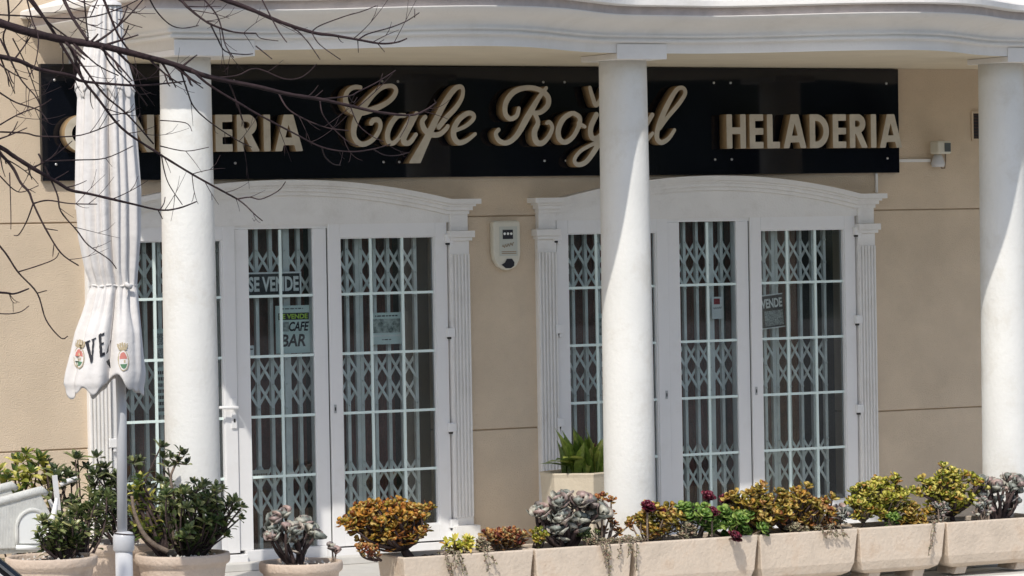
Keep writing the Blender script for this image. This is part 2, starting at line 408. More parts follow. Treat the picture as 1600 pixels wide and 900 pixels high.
def curtain(x0, x1, dy):
    vs = []; fs = []; n = int((x1-x0)/.012)
    for k in range(n+1):
        x = x0+(x1-x0)*k/n; y = .36+dy+.028*sin(x*46+1.3*sin(x*7))+.012*sin(x*97)
        vs += [(x, y, .06), (x, y+.01*sin(x*13), 2.45)]
    fs = [(2*k, 2*k+2, 2*k+3, 2*k+1) for k in range(n)]
    b = MB(); b.add(vs, fs, 0, True); return b.build('curtain', M['curtain'], B, fix=False)

for ui, c in enumerate(CX):
    s = MB()
    arch_layer(s, c, 1.465, .036, 0, -.130, .015)
    arch_layer(s, c, 1.435, .052, .0365, -.105, .014)
    arch_layer(s, c, 1.420, .078, .0525, -.085, .013)
    arch_layer(s, c, 1.405, .104, .0785, -.060, .012)
    s2 = MB(); arch_layer(s2, c, 1.262, None, .1045, -.030, .0115)
    sur = s.build('door_surround', M['surround'], B)
    s2.build('arch_panel', M['surround'], B)
    for sg in (-1, 1):
        p = MB()
        def bx(a, b_, y, z0, z1): p.box(c+sg*a, c+sg*b_, y, .010, z0, z1)
        bx(1.263, 1.400, -.045, 2.242, 2.383)
        bx(1.243, 1.435, -.085, 2.195, 2.2415); bx(1.252, 1.422, -.068, 2.172, 2.1945)
        bx(1.258, 1.410, -.040, .205, 2.1715)
        for k in range(6): a0 = 1.262+k*.0262; bx(a0, a0+.013, -.054, .26, 2.08)
        bx(1.240, 1.430, -.10, .001, .2045)
        p.build('pilaster', M['surround'], sur, bevel=.003)
    # frame
    fr = MB(); y0, y1 = -.004, .075
    fr.box(c-1.256, c+1.256, y0, y1, 2.276, 2.362)
    for sg in (-1, 1):
        fr.box(c+sg*.237, c+sg*.338, y0, y1, .12, 2.2755)
        fr.box(c+sg*1.2475, c+sg*1.256, y0, y1, .12, 2.2755)
    fr.box(c-.3, c+.3, y0-.02, y1, .001, .1195); 
    fr.box(c-1.256, c-.3005, y0-.05, y1, .001, .098); fr.box(c+.3005, c+1.256, y0-.05, y1, .001, .098)
    f = fr.build('door_frame', M['pvc'], B, bevel=.004)
    sil = MB(); sil.box(c-1.24, c+1.24, -.2, -.055, .001, .05); sil.build('threshold', M['tile'], B, bevel=.004)
    glazed(f, c-.2365, c+.2365, .125, 2.272, 2)
    gk = MB()  # black strips put the shade of the leaf gaps into colour
    for sg in (-1, 1):
        gk.box(c+sg*.3385, c+sg*.3445, -.002, .05, .105, 2.275); gk.box(c+sg*.339, c+sg*1.240, -.001, .05, .0985, .107)
        gk.box(c+sg*.3385, c+sg*1.2465, -.0035, .05, 2.3045, 2.3135)
    gk.build('door_gap_shade', M['dark_gap'], f)
    for sg in (-1, 1):
        lf = MB(); a, b_ = .345, 1.246; ga, gb = .434, 1.156; Y0, Y1 = -.022, .05
        def lb(u0, u1, z0, z1): lf.box(c+sg*u0, c+sg*u1, Y0, Y1, z0, z1)
        lb(a, ga, .108, 2.303); lb(gb, b_, .108, 2.303); lb(ga, gb, 2.208, 2.303); lb(ga, gb, .108, .222)
        d = lf.build('door_leaf', M['pvc'], B, bevel=.003)
        # inner bead
        bd = MB()
        for (u0, u1, z0, z1) in ((ga+.0005, ga+.008, .2225, 2.2075), (gb-.008, gb-.0005, .2225, 2.2075), (ga+.0085, gb-.0085, 2.200, 2.2075), (ga+.0085, gb-.0085, .2225, .230)):
            bd.box(c+sg*u0, c+sg*u1, -.012, .0155, z0, z1)
        bd.build('glazing_bead', M['pvc'], d)
        xa, xb = sorted((c+sg*ga, c+sg*gb)); glazed(d, xa, xb, .228, 2.203, 3)
        for z in (2.19, 1.54, .885, .22): hinge(c+sg*1.253, z, d)
        kx = c+sg*.375; kz = 1.045
        if ui == 0 and sg < 0:
            h = MB(); h.box(kx-.018, kx+.018, -.034, -.0225, kz-.10, kz+.10)
            h.tube([(kx, -.03, kz+.04), (kx, -.085, kz+.04)], .011, 10)
            h.tube([(kx+.008, -.078, kz+.04), (kx-.05, -.08, kz+.042), (kx-.125, -.072, kz+.045)], [.013, .012, .010], 10)
            h.box(kx-.007, kx+.007, -.037, -.0345, kz-.06, kz-.035, 1)
            h.build('handle', [M['pvc'], M['dark_gap']], d, bevel=.004)
        else:
            h = MB(); h.box(kx-.009, kx+.009, -.0262, -.0225, kz-.028, kz+.03); h.box(kx-.004, kx+.004, -.0275, -.0264, kz-.012, kz+.012, 1)
            h.build('keyhole', [M['steel'], M['dark_gap']], d)
        gx0, gx1 = xa-.02, xb+.02
        if sg > 0: gx1 -= .09
        gate(gx0, gx1, 2.31, extra=(xa+.2 if sg > 0 else xb-.16))
        curtain(gx0-.05, gx1-(.08 if sg > 0 else -.05), .0)
    gate(c-.26, c+.26, 2.31, extra=c+.09); curtain(c-.33, c+.33, .02)

# ------------------------------------------------------------------ main sign
def on(Y):                                     # lettering placed on a wall-parallel plane
    return lambda u, v, d: (u, Y+d, v)
SG = empty('shop_sign', (-.1, -.02, 3.0), 'long black gloss shop sign with raised cream letters above both entrances', 'sign')
b = MB(); b.box(-3.462, 3.228, -.045, -.002, 2.612, 3.376); b.build('panel', M['sign'], SG, bevel=.003)
for x in (-3.37, -2.36, -2.1, -1.0, -.88, .25, .42, 1.64, 1.78, 3.12):
    for z in (2.72, 3.27):
        b = MB(); b.tube([(x, -.051, z), (x, -.0455, z)], .009, 12); b.build('screw_cap', M['steel'], SG)
LF, LB = -.150, -.052                         # front and back of the raised letters
def emit_letter(strokes, cell=.006, clip=None):
    mb = MB(); sdf_solid(mb, strokes, lambda u, v, d: (u, d, v), LF, LB, cell, clip)
    return mb.build('letter', [M['letter'], M['letter_side']], SG, fix=True)
def smooth_path(pts, k=6):
    """Catmull-Rom through (x, y, r)"""
    P = [pts[0]]+list(pts)+[pts[-1]]; out = []
    for i in range(1, len(P)-2):
        for j in range(k):
            t = j/k; out.append(tuple(.5*((2*P[i][q])+(-P[i-1][q]+P[i+1][q])*t+(2*P[i-1][q]-5*P[i][q]+4*P[i+1][q]-P[i+2][q])*t*t+(-P[i-1][q]+3*P[i][q]-3*P[i+1][q]+P[i+2][q])*t**3) for q in range(3)))
    out.append(tuple(pts[-1])); return out
def survey(paths, sc, ox, oy, r0):
    res = []
    for path in paths:
        q = []
        for p in path:
            P = at(ox+p[0]/sc, oy+p[1]/sc, LF); q.append((P.x, P.z, (p[2] if len(p) > 2 else r0)/sc/216.))
        res.append(smooth_path(q))
    return res
z5, z6 = (5.3333, 500, 120), (4.2105, 740, 120)
script = [
 (z5, 18, None, [[(338,88,16),(290,86),(240,112),(213,165,20),(222,232,24),(262,282,26),(335,298,26),(440,272,24),(545,225,20),(610,170,20),(634,115,18),(612,80,17),(565,76,17),(500,98,20),(430,160,24),(370,235,30),(318,320,30),(285,410,26),(283,490,22),(318,548,22),(375,560,20),(445,520,18),(492,450,18),(504,395,18),(485,360,20),(445,362,20),(428,385,20)]]),
 (z5, 18, None, [[(705,322,18),(645,330,20),(592,395,22),(563,475,22),(572,540,22),(612,552,18),(660,505,16),(712,425,20),(760,345,22)], [(805,308,20),(752,400,26),(705,490,26),(700,545,22),(748,548,20),(800,480,16)]]),
 (z5, 18, (-9, 9, None, 9), [[(770,760,46),(800,700,44),(880,540,32),(960,370,26),(1050,200,24),(1120,105,22),(1170,82,18),(1192,110,16),(1180,180,18),(1130,260,20),(1050,345,22),(990,420,20)], [(878,335,18),(852,375,20),(872,440,24),(930,480,22),(995,480,20),(1050,435,18),(1066,410,16)]]),
 (z5, 18, None, [[(1140,445,14),(1215,410,16),(1275,355,18),(1278,315,18),(1232,304,20),(1160,355,22),(1118,430,24),(1116,500,24),(1155,548,22),(1220,532,18),(1294,476,14)]]),
 (z6, 15, None, [[(298,208,13),(282,258,15),(240,276,16),(208,238,17),(215,165,18),(268,98,18),(350,72,16),(430,84,16),(488,130,18),(488,188,18),(442,232,16),(392,238,13)], [(478,74,12),(425,145,16),(352,270,22),(285,385,18),(222,434,16),(168,420,16),(146,375,14),(165,348,13)], [(402,240,14),(424,300,16),(400,365,20),(412,425,20),(452,436,17),(495,392,15),(518,335,13),(500,298,13),(482,304,12)]]),
 (z6, 15, None, [[(645,240,15),(592,275,18),(558,345,19),(565,408,18),(605,430,16),(655,395,15),(692,325,16),(698,268,16),(660,240,15)], [(690,305,13),(732,328,12)]]),
 (z6, 15, None, [[(808,250,18),(772,330,19),(776,395,18),(815,402,16),(868,340,14),(900,270,14)], [(915,248,16),(862,370,18),(800,480,18),(740,560,16),(685,578,15),(664,545,13),(705,488,12),(800,435,12),(890,385,11)]]),
 (z6, 15, None, [[(765,72,13),(785,140,15),(808,186,15),(850,120,14),(872,74,13)]]),
 (z6, 15, None, [[(1085,252,14),(1030,285,16),(1000,350,17),(1002,410,16),(1042,414,14),(1092,350,14),(1130,268,14)], [(1176,250,15),(1128,330,18),(1104,400,17),(1132,420,15),(1178,372,12)]]),
 (z6, 15, None, [[(1225,340,12),(1280,262,14),(1350,178,15),(1392,110,14),(1378,74,13),(1338,84,15),(1290,158,18),(1240,262,19),(1210,350,18),(1208,408,17),(1238,432,16),(1284,405,14),(1322,350,12)]]),
]
for (sc, ox, oy), r0, clip, paths in script:
    st = survey(paths, sc, ox, oy, r0); cl = None
    if clip: cl = (-9, 9, at(650, 255, LF).z, 9)
    emit_letter(st, .006, cl)
# block capitals, unit cap height, stroke half width h
h_ = .095
def arc(cx, cy, rx, ry, a0, a1, n=16, r=h_): return [(cx+rx*cos(radians(a0+(a1-a0)*k/n)), cy+ry*sin(radians(a0+(a1-a0)*k/n)), r) for k in range(n+1)]
def ln(*p): return [(x, y, h_) for x, y in p]
GL = {
 'H': (.66, [ln((h_,-.2),(h_,1.2)), ln((.66-h_,-.2),(.66-h_,1.2)), ln((h_,.52),(.66-h_,.52))]),
 'E': (.47, [ln((h_,-.2),(h_,1.2)), ln((h_,1-h_),(.7,1-h_)), ln((h_,.5),(.43,.5)), ln((h_,h_),(.7,h_))]),
 'L': (.44, [ln((h_,-.2),(h_,1.2)), ln((h_,h_),(.7,h_))]),
 'F': (.44, [ln((h_,-.2),(h_,1.2)), ln((h_,1-h_),(.7,1-h_)), ln((h_,.5),(.40,.5))]),
 'A': (.78, [ln((.04,-.2),(.37,1.05)), ln((.74,-.2),(.41,1.05)), ln((.2,.27),(.58,.27))]),
 'D': (.68, [ln((h_,-.2),(h_,1.2)), [(h_,1-h_,h_)]+arc(.22,.5,.36,.5-h_,90,-90)+[(h_,h_,h_)]]),
 'R': (.62, [ln((h_,-.2),(h_,1.2)), [(h_,1-h_,h_)]+arc(.26,.72,.20,.28-h_*.9,90,-90)+[(h_,.535,h_)], ln((.28,.5),(.62,-.18))]),
 'I': (.19, [ln((h_,-.2),(h_,1.2))]),
 'C': (.64, [arc(.52,.5,.52-h_,.5-h_,62,298,24)]),
 'O': (.82, [arc(.41,.5,.41-h_,.5-h_,0,360,32)]),
 'N': (.70, [ln((h_,-.2),(h_,1.2)), ln((.70-h_,-.2),(.70-h_,1.2)), ln((h_*.8,1.05),(.70-h_*.8,-.05))]),
 'T': (.54, [ln((.27,-.2),(.27,1.2)), ln((-.2,1-h_),(.9,1-h_))]),
}
def word(txt, x0, x1, z0, z1):
    gap = .13; tot = sum(GL[c_][0] for c_ in txt)+gap*(len(txt)-1); sx = (x1-x0)/tot; sz = z1-z0; x = x0
    for c_ in txt:
        wd, st = GL[c_]
        s2 = [[(x+p[0]*sx, z0+p[1]*sz, p[2]*sx*1.02) for p in q] for q in st]
        emit_letter(s2, .006, (x, x+wd*sx, z0, z1)); x += (wd+gap)*sx
word('CONFITERIA', -3.345, -1.650, 2.795, 3.040)
word('HELADERIA', 1.678, 3.180, 2.795, 3.040)

# ------------------------------------------------------------------ notices behind the glass
def notice(name, x0, y0, x1, y1, label, cat, mat_, Y=.072, tilt=0.0):
    a = at(x0, y0, Y); c_ = at(x1, y1, Y); X0, X1, Z1, Z0 = a.x, c_.x, a.z, c_.z
    o = empty(name, ((X0+X1)/2, Y, Z0), label, cat)
    def pl(u, v, d=0):           # u, v in 0..1 of the sheet
        x = X0+(X1-X0)*u; z = Z0+(Z1-Z0)*v; dx = x-(X0+X1)/2; dz = z-(Z0+Z1)/2
        return (x-dx*(1-cos(tilt))-dz*sin(tilt), Y-d, z+dx*sin(tilt)-dz*(1-cos(tilt)))
    s_ = MB(); s_.add([pl(0,0,.002),pl(1,0,.002),pl(1,1,.002),pl(0,1,.002),pl(0,0),pl(1,0),pl(1,1),pl(0,1)],
        [(0,1,2,3),(7,6,5,4),(0,4,5,1),(1,5,6,2),(2,6,7,3),(3,7,4,0)]); s_.build('sheet', mat_, o)
    def patch(pn, u0, v0, u1, v1, mt, d=.0028):
        q = MB(); q.add([pl(u0,v0,d),pl(u1,v0,d),pl(u1,v1,d),pl(u0,v1,d)], [(0,1,2,3)]); return q.build(pn, mt, o, fix=False)
    def txt(body, u0, v0, u1, v1, mt, bold=.0, shear=0, d=.0036):
        vs, fs = text_mesh(body, lambda a_, b_: pl(u0+a_, v0+b_, d), u1-u0, v1-v0, bold, shear)
        q = MB(); q.add(vs, fs); return q.build('lettering', mt, o, fix=False)
    def lines(u0, v0, u1, v1, n, mt, d=.0036, seed=1):
        rr = random.Random(seed); q = MB()
        for k in range(n):
            v = v1-(k+.5)*(v1-v0)/n; hh = (v1-v0)/n*.28; u = u0
            while u < u1:
                l = rr.uniform(.03, .14); e_ = min(u+l, u1)
                q.add([pl(u, v-hh, d), pl(e_, v-hh, d), pl(e_, v+hh, d), pl(u, v+hh, d)], [(0,1,2,3)]); u = e_+.03
        return q.build('small_print', mt, o, fix=False)
    return o, pl, patch, txt, lines
o, pl, patch, txt, lines = notice('for_sale_sign', 384, 426, 471, 462, 'black sign lettered SE VENDE in white in the middle window of the left entrance', 'sign', M['black_ink'])
txt('SE VENDE', .04, .20, .95, .82, M['white_ink'], .035)
patch('border', 0, .93, 1, 1, M['white_ink']); patch('border', .97, 0, 1, .925, M['white_ink'])
o, pl, patch, txt, lines = notice('for_sale_poster', 430, 478, 485, 551, 'pale poster with handwritten CAFE BAR below a lime SE VENDE strip', 'poster', M['paper'])
lines(.2, .915, .8, .95, 1, M['black_ink']); patch('strip', .08, .70, .97, .845, M['black_ink'])
txt('SE VENDE', .10, .72, .93, .825, M['green_ink'], .03, d=.0044)
patch('printed_photo', .12, .46, .38, .66, M['photo_print'])
txt('CAFE', .38, .46, .97, .66, M['black_ink'], .03, .25, d=.0044); txt('BAR', .14, .14, .86, .40, M['black_ink'], .028, .2)
o, pl, patch, txt, lines = notice('agency_poster', 580, 489, 627, 537, 'pale printed poster with a grey photo in the right leaf of the left entrance', 'poster', M['paper'])
patch('printed_photo', .03, .36, .97, .80, M['photo_print']); lines(.12, .86, .88, .93, 1, M['black_ink']); lines(.35, .12, .65, .17, 1, M['black_ink'])
patch('strip', .03, .24, .97, .30, M['gate'])
o, pl, patch, txt, lines = notice('framed_notice', 239, 514, 262, 566, 'pale green framed notice with two dark pictures beside the left column', 'notice', M['paper'])
patch('printed_photo', .22, .52, .8, .86, M['scribble']); patch('printed_photo', .22, .12, .8, .42, M['scribble'])
o, pl, patch, txt, lines = notice('handwritten_notice', 244, 574, 268, 648, 'narrow pale notice of dark handwriting under the framed notice', 'notice', M['paper'])
lines(.1, .05, .9, .95, 7, M['black_ink'], seed=5)
o, pl, patch, txt, lines = notice('agency_poster', 934, 490, 968, 537, 'small grey poster partly hidden behind the middle column', 'poster', M['paper'])
patch('printed_photo', .05, .3, .95, .85, M['photo_print'])
o, pl, patch, txt, lines = notice('sticker', 1112, 464, 1128, 498, 'small white card with a red square in the middle window of the right entrance', 'sticker', M['white_ink'])
patch('red_square', .18, .66, .80, .92, M['red_ink']); 
qs = MB(); qs.tube([pl(.12+.8*k/14, .47+.05*sin(k*1.9)+.04*k/14, .005) for k in range(15)], .0016, 5); qs.build('scribble', M['black_ink'], o, fix=False)
lines(.2, .08, .8, .28, 2, M['gate'])
o, pl, patch, txt, lines = notice('for_sale_sign', 1176, 461, 1225, 513, 'tilted black SE VENDE sign with scribbled lower half behind the far right door', 'sign', M['black_ink'], tilt=radians(5))
txt('SE VENDE', .03, .60, .96, .88, M['white_ink'], .035); patch('border', 0, .965, 1, 1, M['white_ink']); patch('border', 0, 0, 1, .035, M['white_ink'])
patch('scribbled_panel', .36, .08, .96, .52, M['scribble'])
o, pl, patch, txt, lines = notice('sticker', 388, 540, 397, 556, 'tiny white sticker at the left edge of the middle window of the left entrance', 'sticker', M['white_ink'])
lines(.2, .5, .8, .8, 1, M['black_ink'])
o, pl, patch, txt, lines = notice('card', 390, 735, 421, 748, 'narrow yellowish card low in the middle window of the left entrance', 'card', M['cream_plastic'])
lines(.1, .3, .9, .7, 1, M['stem'])

# ------------------------------------------------------------------ wall fittings
A = empty('alarm_box', (-.07, -.002, 2.0), 'cream alarm siren box with rounded bottom on the wall between the entrances', 'alarm box')
pts = [(-.172, 2.29), (-.160, 2.306), (.030, 2.306), (.042, 2.29), (.042, 2.08), (.034, 2.03), (.005, 1.985), (-.045, 1.962), (-.085, 1.962), (-.135, 1.99), (-.165, 2.04), (-.172, 2.09)]
b = MB(); b.prism(pts, -.062, -.002, lambda u, v, h: (u, h, v)); b.build('housing', M['cream_plastic'], A, bevel=.014)
b = MB(); b.prism([(-.125, 2.265), (.015, 2.265), (.015, 2.06), (-.125, 2.06)], -.0645, -.0625, lambda u, v, h: (u, h, v)); b.build('label_plate', mat('label_grey', (.52, .53, .47), .6), A)
b = MB(); b.box(-.10, -.02, -.067, -.065, 2.178, 2.242, 0); 
for k in range(3): b.tube([(-.086+k*.026, -.0695, 2.215), (-.086+k*.026, -.0672, 2.215)], .0095, 10, 1)
b.build('indicator', [M['black_ink'], M['white_ink']], A)
b = MB(); b.tube([(-.105+.09*k/16, -.0660, 2.125+.012*sin(k*1.7)+.02*k/16) for k in range(17)], .0022, 5); b.build('scribble', M['letter_side'], A, fix=False)
b = MB(); b.box(-.11, .005, -.0655, -.065, 2.075, 2.08); b.box(-.11, .005, -.0655, -.065, 2.087, 2.092); b.build('small_print', M['letter_side'], A)
b = MB(); b.prism([(-.112, 2.0), (-.085, 2.015), (-.07, 2.04), (-.03, 2.04), (-.012, 2.015), (-.015, 1.99), (-.04, 1.975), (-.08, 1.975)], -.0665, -.0625, lambda u, v, h: (u, h, v)); b.build('siren_grille', M['black_ink'], A)

q = at(1466, 245, -.06)
Cm = empty('security_camera', (q.x, -.002, q.z), 'small white wall camera with looped cable right of the sign', 'camera')
b = MB(); b.box(q.x-.075, q.x+.045, -.17, -.06, q.z+.02, q.z+.115); b.build('housing', M['cream_plastic'], Cm, bevel=.012)
b = MB(); b.box(q.x-.02, q.x+.035, -.176, -.1705, q.z+.035, q.z+.10); b.build('lens', M['grey_glass'], Cm, bevel=.004)
b = MB(); b.lathe([(.045, q.z-.075), (.052, q.z-.05), (.04, q.z-.01), (.026, q.z+.018)], q.x, -.055, 20); b.build('bracket', M['pole'], Cm)
b = MB(); b.tube([(q.x+.05, -.015, q.z+.10), (q.x+.085, -.012, q.z+.12), (q.x+.098, -.012, q.z+.05), (q.x+.098, -.012, q.z-.03), (q.x+.085, -.02, q.z-.085), (q.x+.05, -.03, q.z-.085), (q.x+.02, -.04, q.z-.05), (q.x+.06, -.03, q.z-.02)], .0045, 6); b.build('cable', M['stem'], Cm)
b = MB(); b.box(3.235, q.x-.04, -.018, -.002, 2.690, 2.712); tag(b.build('cable_trunking', M['surround'], None), 'thin white horizontal cable trunking from the sign to the wall camera', 'cable cover')
b = MB(); b.box(3.035, 3.053, -.018, -.002, 2.468, 2.610); tag(b.build('cable_trunking', M['surround'], None), 'short white vertical cable trunking under the right end of the sign', 'cable cover')
q = at(1530, 197, 0)
V_ = empty('vent_grille', (q.x, -.002, q.z), 'small dark slatted vent in the wall beside the right column', 'vent')
b = MB(); b.box(q.x-.075, q.x-.06, -.012, -.002, q.z-.11, q.z+.11); b.box(q.x+.06, q.x+.075, -.012, -.002, q.z-.11, q.z+.11)
b.box(q.x-.0595, q.x+.0595, -.012, -.002, q.z+.095, q.z+.11); b.box(q.x-.0595, q.x+.0595, -.012, -.002, q.z-.11, q.z-.095); b.build('frame', M['stucco'], V_)
b = MB(); b.box(q.x-.059, q.x+.059, -.003, -.001, q.z-.094, q.z+.094); b.build('backing', M['black_ink'], V_)
b = MB()
for k in range(8): z = q.z-.082+k*.0235; b.bar((q.x-.059, -.0035, z), (q.x+.059, -.0035, z), .009, .006)
b.build('slat', M['darkstem'], V_)

# ------------------------------------------------------------------ planters
def planter(x0, x1, label, yf=-2.20, zt=.225):
    P_ = empty('stone_planter', ((x0+x1)/2, yf+.19, -.135), label, 'planter', 'row of long stone planters')
    # section (y, z): front leans in below
    def ring(t):   # t 0..1 from bottom to top
        return None
    outer = []
    secs = [(-.085, .075, .055), (-.06, .035, .025), (.0, .016, .012), (.12, .007, .006), (.215, .0, .0), (zt, .002, .002)]
    vs = []; nx = 14
    for z, iny, inx in secs:
        a, b_ = x0+.004+inx*1.6, x1-.004-inx*1.6; f, k_ = yf+iny, yf+.38-iny
        L_ = [(a+(b_-a)*i_/nx, f) for i_ in range(nx+1)]+[(b_, f+(k_-f)*i_/6) for i_ in range(1, 7)]+[(b_-(b_-a)*i_/nx, k_) for i_ in range(1, nx+1)]+[(a, k_-(k_-f)*i_/6) for i_ in range(1, 6)]
        vs.append([(x, y, z) for x, y in L_])
    n = len(vs[0])
    it = 0.028
    def inset(z): a, b_ = x0+.004+it, x1-.004-it; f, k_ = yf+it, yf+.38-it; return [(a+(b_-a)*i_/nx, f, z) for i_ in range(nx+1)]+[(b_, f+(k_-f)*i_/6, z) for i_ in range(1, 7)]+[(b_-(b_-a)*i_/nx, k_, z) for i_ in range(1, nx+1)]+[(a, k_-(k_-f)*i_/6, z) for i_ in range(1, 6)]
    vs.append(inset(zt)); vs.append(inset(zt-.05))
    flat = [p for r_ in vs for p in r_]; fs = [(i_*n+j, i_*n+(j+1) % n, (i_+1)*n+(j+1) % n, (i_+1)*n+j) for i_ in range(len(vs)-1) for j in range(n)]
    fs.append(tuple(range(n))[::-1])
    b = MB(); b.add(flat, fs); b.build('trough', M['stone'], P_, bevel=.006)
    s_ = MB(); vs2 = []; m_ = 30; q_ = 8; a, b2 = x0+.04, x1-.04
    for i_ in range(m_+1):
        for j in range(q_+1): vs2.append((a+(b2-a)*i_/m_, yf+.036+(.308)*j/q_, zt-.03+random.uniform(-.008, .01)))
    s_.add(vs2, [(i_*(q_+1)+j, (i_+1)*(q_+1)+j, (i_+1)*(q_+1)+j+1, i_*(q_+1)+j+1) for i_ in range(m_) for j in range(q_)]); s_.build('soil', M['soil'], P_)
    for fx in (x0+.17, x1-.17):
        f_ = MB(); f_.prism([(fx-.055, -.134), (fx+.035, -.134), (fx+.055, -.083), (fx-.035, -.083)], yf+.085, yf+.30, lambda u, v, h: (u, h, v)); f_.build('foot', M['stone'], P_, bevel=.004)
    return P_
PX = [at(x, 850, -2.20).x for x in (629, 835, 990, 1186, 1342, 1479, 1640)]
PX[0] = at(629, 876, -2.2).x
labs = ['leftmost stone planter, holding the orange jade tree', 'second stone planter from the left, holding the big grey succulent', 'stone planter holding the green and maroon rosettes', 'stone planter in front of the right entrance, full of orange-yellow succulents',
        'stone planter holding the round yellow-green succulents, left of the last one', 'rightmost stone planter, in front of the right column']
for k in range(6): planter(PX[k]+.003, PX[k+1]-.003, labs[k])

def pot(px, wpx, py, Y, label, zb=-.149, mt='stone2'):
    c_ = at(px, py, Y); R_ = wpx/2/(F_PX/((c_-CAM).dot(fw))); zt = c_.z; h = zt-zb
    P_ = empty('round_pot', (c_.x, Y, zb), label, 'pot', 'round pots left of the planters')
    prof = [(R_*.66, zb), (R_*.72, zb+.03), (R_*.80, zb+h*.4), (R_*.88, zt-.13), (R_*.90, zt-.085), (R_*.91, zt-.07), (R_*.985, zt-.055), (R_*1.0, zt-.04), (R_, zt-.012), (R_*.985, zt), (R_*.90, zt), (R_*.885, zt-.012), (R_*.86, zt-.06)]
    b = MB(); b.lathe(prof, c_.x, Y, 56, cap=False); b.build('bowl', M[mt], P_, fix=True)
    s_ = MB(); s_.lathe([(R_*.87, zt-.035), (R_*.5, zt-.025), (.01, zt-.02)], c_.x, Y, 30); s_.build('soil', M['soil'] , P_)
    g_ = MB()
    for k in range(40):
        a = random.uniform(0, 2*pi); r_ = R_*.8*sqrt(random.random()); q_ = random.uniform(.006, .014); x, y, z = c_.x+r_*cos(a), Y+r_*sin(a), zt-.02
        g_.add([(x-q_, y, z), (x, y-q_, z), (x+q_, y, z), (x, y+q_, z), (x, y, z+q_)], [(0, 1, 4), (1, 2, 4), (2, 3, 4), (3, 0, 4)])
    g_.build('pebble', M['gravel'], P_)['kind'] = 'stuff'
    return P_, Vector((c_.x, Y, zt)), R_
potA = pot(80, 144, 869, -2.75, 'wide round pot at the far left, in front of the wicker chair')
potB = pot(285, 149, 864, -2.60, 'round pot holding the large green bush, right of the umbrella pole')
potC = pot(470, 131, 877, -2.45, 'round pot holding the grey-pink succulent')
potD = pot(190, 128, 846, -2.0, 'round pot behind the umbrella pole')
# hexagonal tall planter on the porch
q = at(905, 736, -.62); hz = q.z
H = empty('hexagonal_planter', (q.x, -.62, 0), 'tall smooth six-sided stone planter behind the middle column', 'planter')
b = MB(); vs = []
for z, R_ in ((0, .235), (.03, .245), (hz-.03, .272), (hz-.008, .278), (hz, .274), (hz, .235), (hz-.05, .23)):
    vs += [(q.x+R_*cos(radians(60*k+22)), -.62+R_*sin(radians(60*k+22)), z) for k in range(6)]
fs = [(i_*6+j, i_*6+(j+1) % 6, i_*6+6+(j+1) % 6, i_*6+6+j) for i_ in range(6) for j in range(6)]+[(5, 4, 3, 2, 1, 0)]
b.add(vs, fs); b.build('body', mat('cream_cast_stone', (.60, .52, .40), .8, .05, 7, .3, 60), H, bevel=.006)
b = MB(); b.add([(q.x+.236*cos(radians(60*k+22)), -.62+.236*sin(radians(60*k+22)), hz-.03) for k in range(6)], [tuple(range(6))]); b.build('soil', M['soil'], H)
hexc = Vector((q.x, -.62, hz-.03))

# ------------------------------------------------------------------ plants
def frame(d, n):
    d = d.normalized(); n = n-d*n.dot(d)
    if n.length < .05: n = d.orthogonal()
    n.normalize(); return d, n.cross(d), n
OV_V = [(0,0,0),(.18,.10,.02),(.18,-.10,.02),(.45,.19,.05),(.45,0,-.01),(.45,-.19,.05),(.78,.13,.03),(.78,0,-.04),(.78,-.13,.03),(1,0,-.10),(.18,0,-.005)]
OV_F = [(0,10,1),(0,2,10),(10,4,3,1),(2,5,4,10),(4,7,6,3),(5,8,7,4),(7,9,6),(8,9,7)]
def spoon(wd, th, back=.0):
    out = [(0,.10),(.25,.17),(.5,.34),(.75,.47),(.93,.36),(1.0,0)]
    top = [(x, y*wd*2, .10*x*x+back*x*x) for x, y in out]+[(x, -y*wd*2, .10*x*x+back*x*x) for x, y in out[-2::-1]]
    n = len(top); vs = top+[(.45, 0, -th*.4), (.75, 0, -th*.5+.04+back*.5), (.45, 0, -th), (.75, 0, -th+.03+back*.5)]
    fs = []
    for k in range(n):
        a, b_ = k, (k+1) % n
        mid = n+1 if .5 < (vs[a][0]+vs[b_][0])/2 else n
        fs.append((a, b_, mid)); fs.append((b_, a, mid+2))
    m5 = [k for k in range(n) if abs(vs[k][0]-.5) < .01]
    for k in m5: fs.append((k, n, n+1)); fs.append((k, n+3, n+2))
    return vs, fs
LEAF = {'oval': (OV_V, OV_F), 'spoon': spoon(.36, .12), 'paddle': spoon(.56, .07, .30), 'strap': ([(0,.05,0),(0,-.05,0),(.3,.07,.02),(.3,-.07,.02),(.3,0,-.02),(.65,.06,.0),(.65,-.06,0),(.65,0,-.04),(1,0,-.12)], [(0,1,4),(0,4,2),(1,3,4),(2,4,7,5),(4,3,6,7),(5,7,8),(7,6,8)])}
def leaf(mb, kind, o, d, n, L_, mi=0, wf=1.0):
    d, s_, n = frame(d, n); vs, fs = LEAF[kind]
    mb.add([o+(d*x+s_*y*wf+n*z)*L_ for x, y, z in vs], fs, mi, kind in ('spoon', 'paddle'))
def rosette(mb, c_, ax, L_, n, kind, rnd, mi=0, lo=15, hi=80, wf=1.0):
    ax = ax.normalized(); e1 = ax.orthogonal().normalized(); e2 = ax.cross(e1)
    for k in range(n):
        t = (k+.5)/n; th = k*2.39996+rnd.uniform(-.25, .25); el = radians(hi+(lo-hi)*t+rnd.uniform(-8, 8))
        r_ = e1*cos(th)+e2*sin(th); d = r_*cos(el)+ax*sin(el); nn = ax*cos(el)-r_*sin(el)
        leaf(mb, kind, c_+ax*(1-t)*L_*.12, d, nn, L_*(.55+.5*t)*rnd.uniform(.85, 1.12), mi, wf)
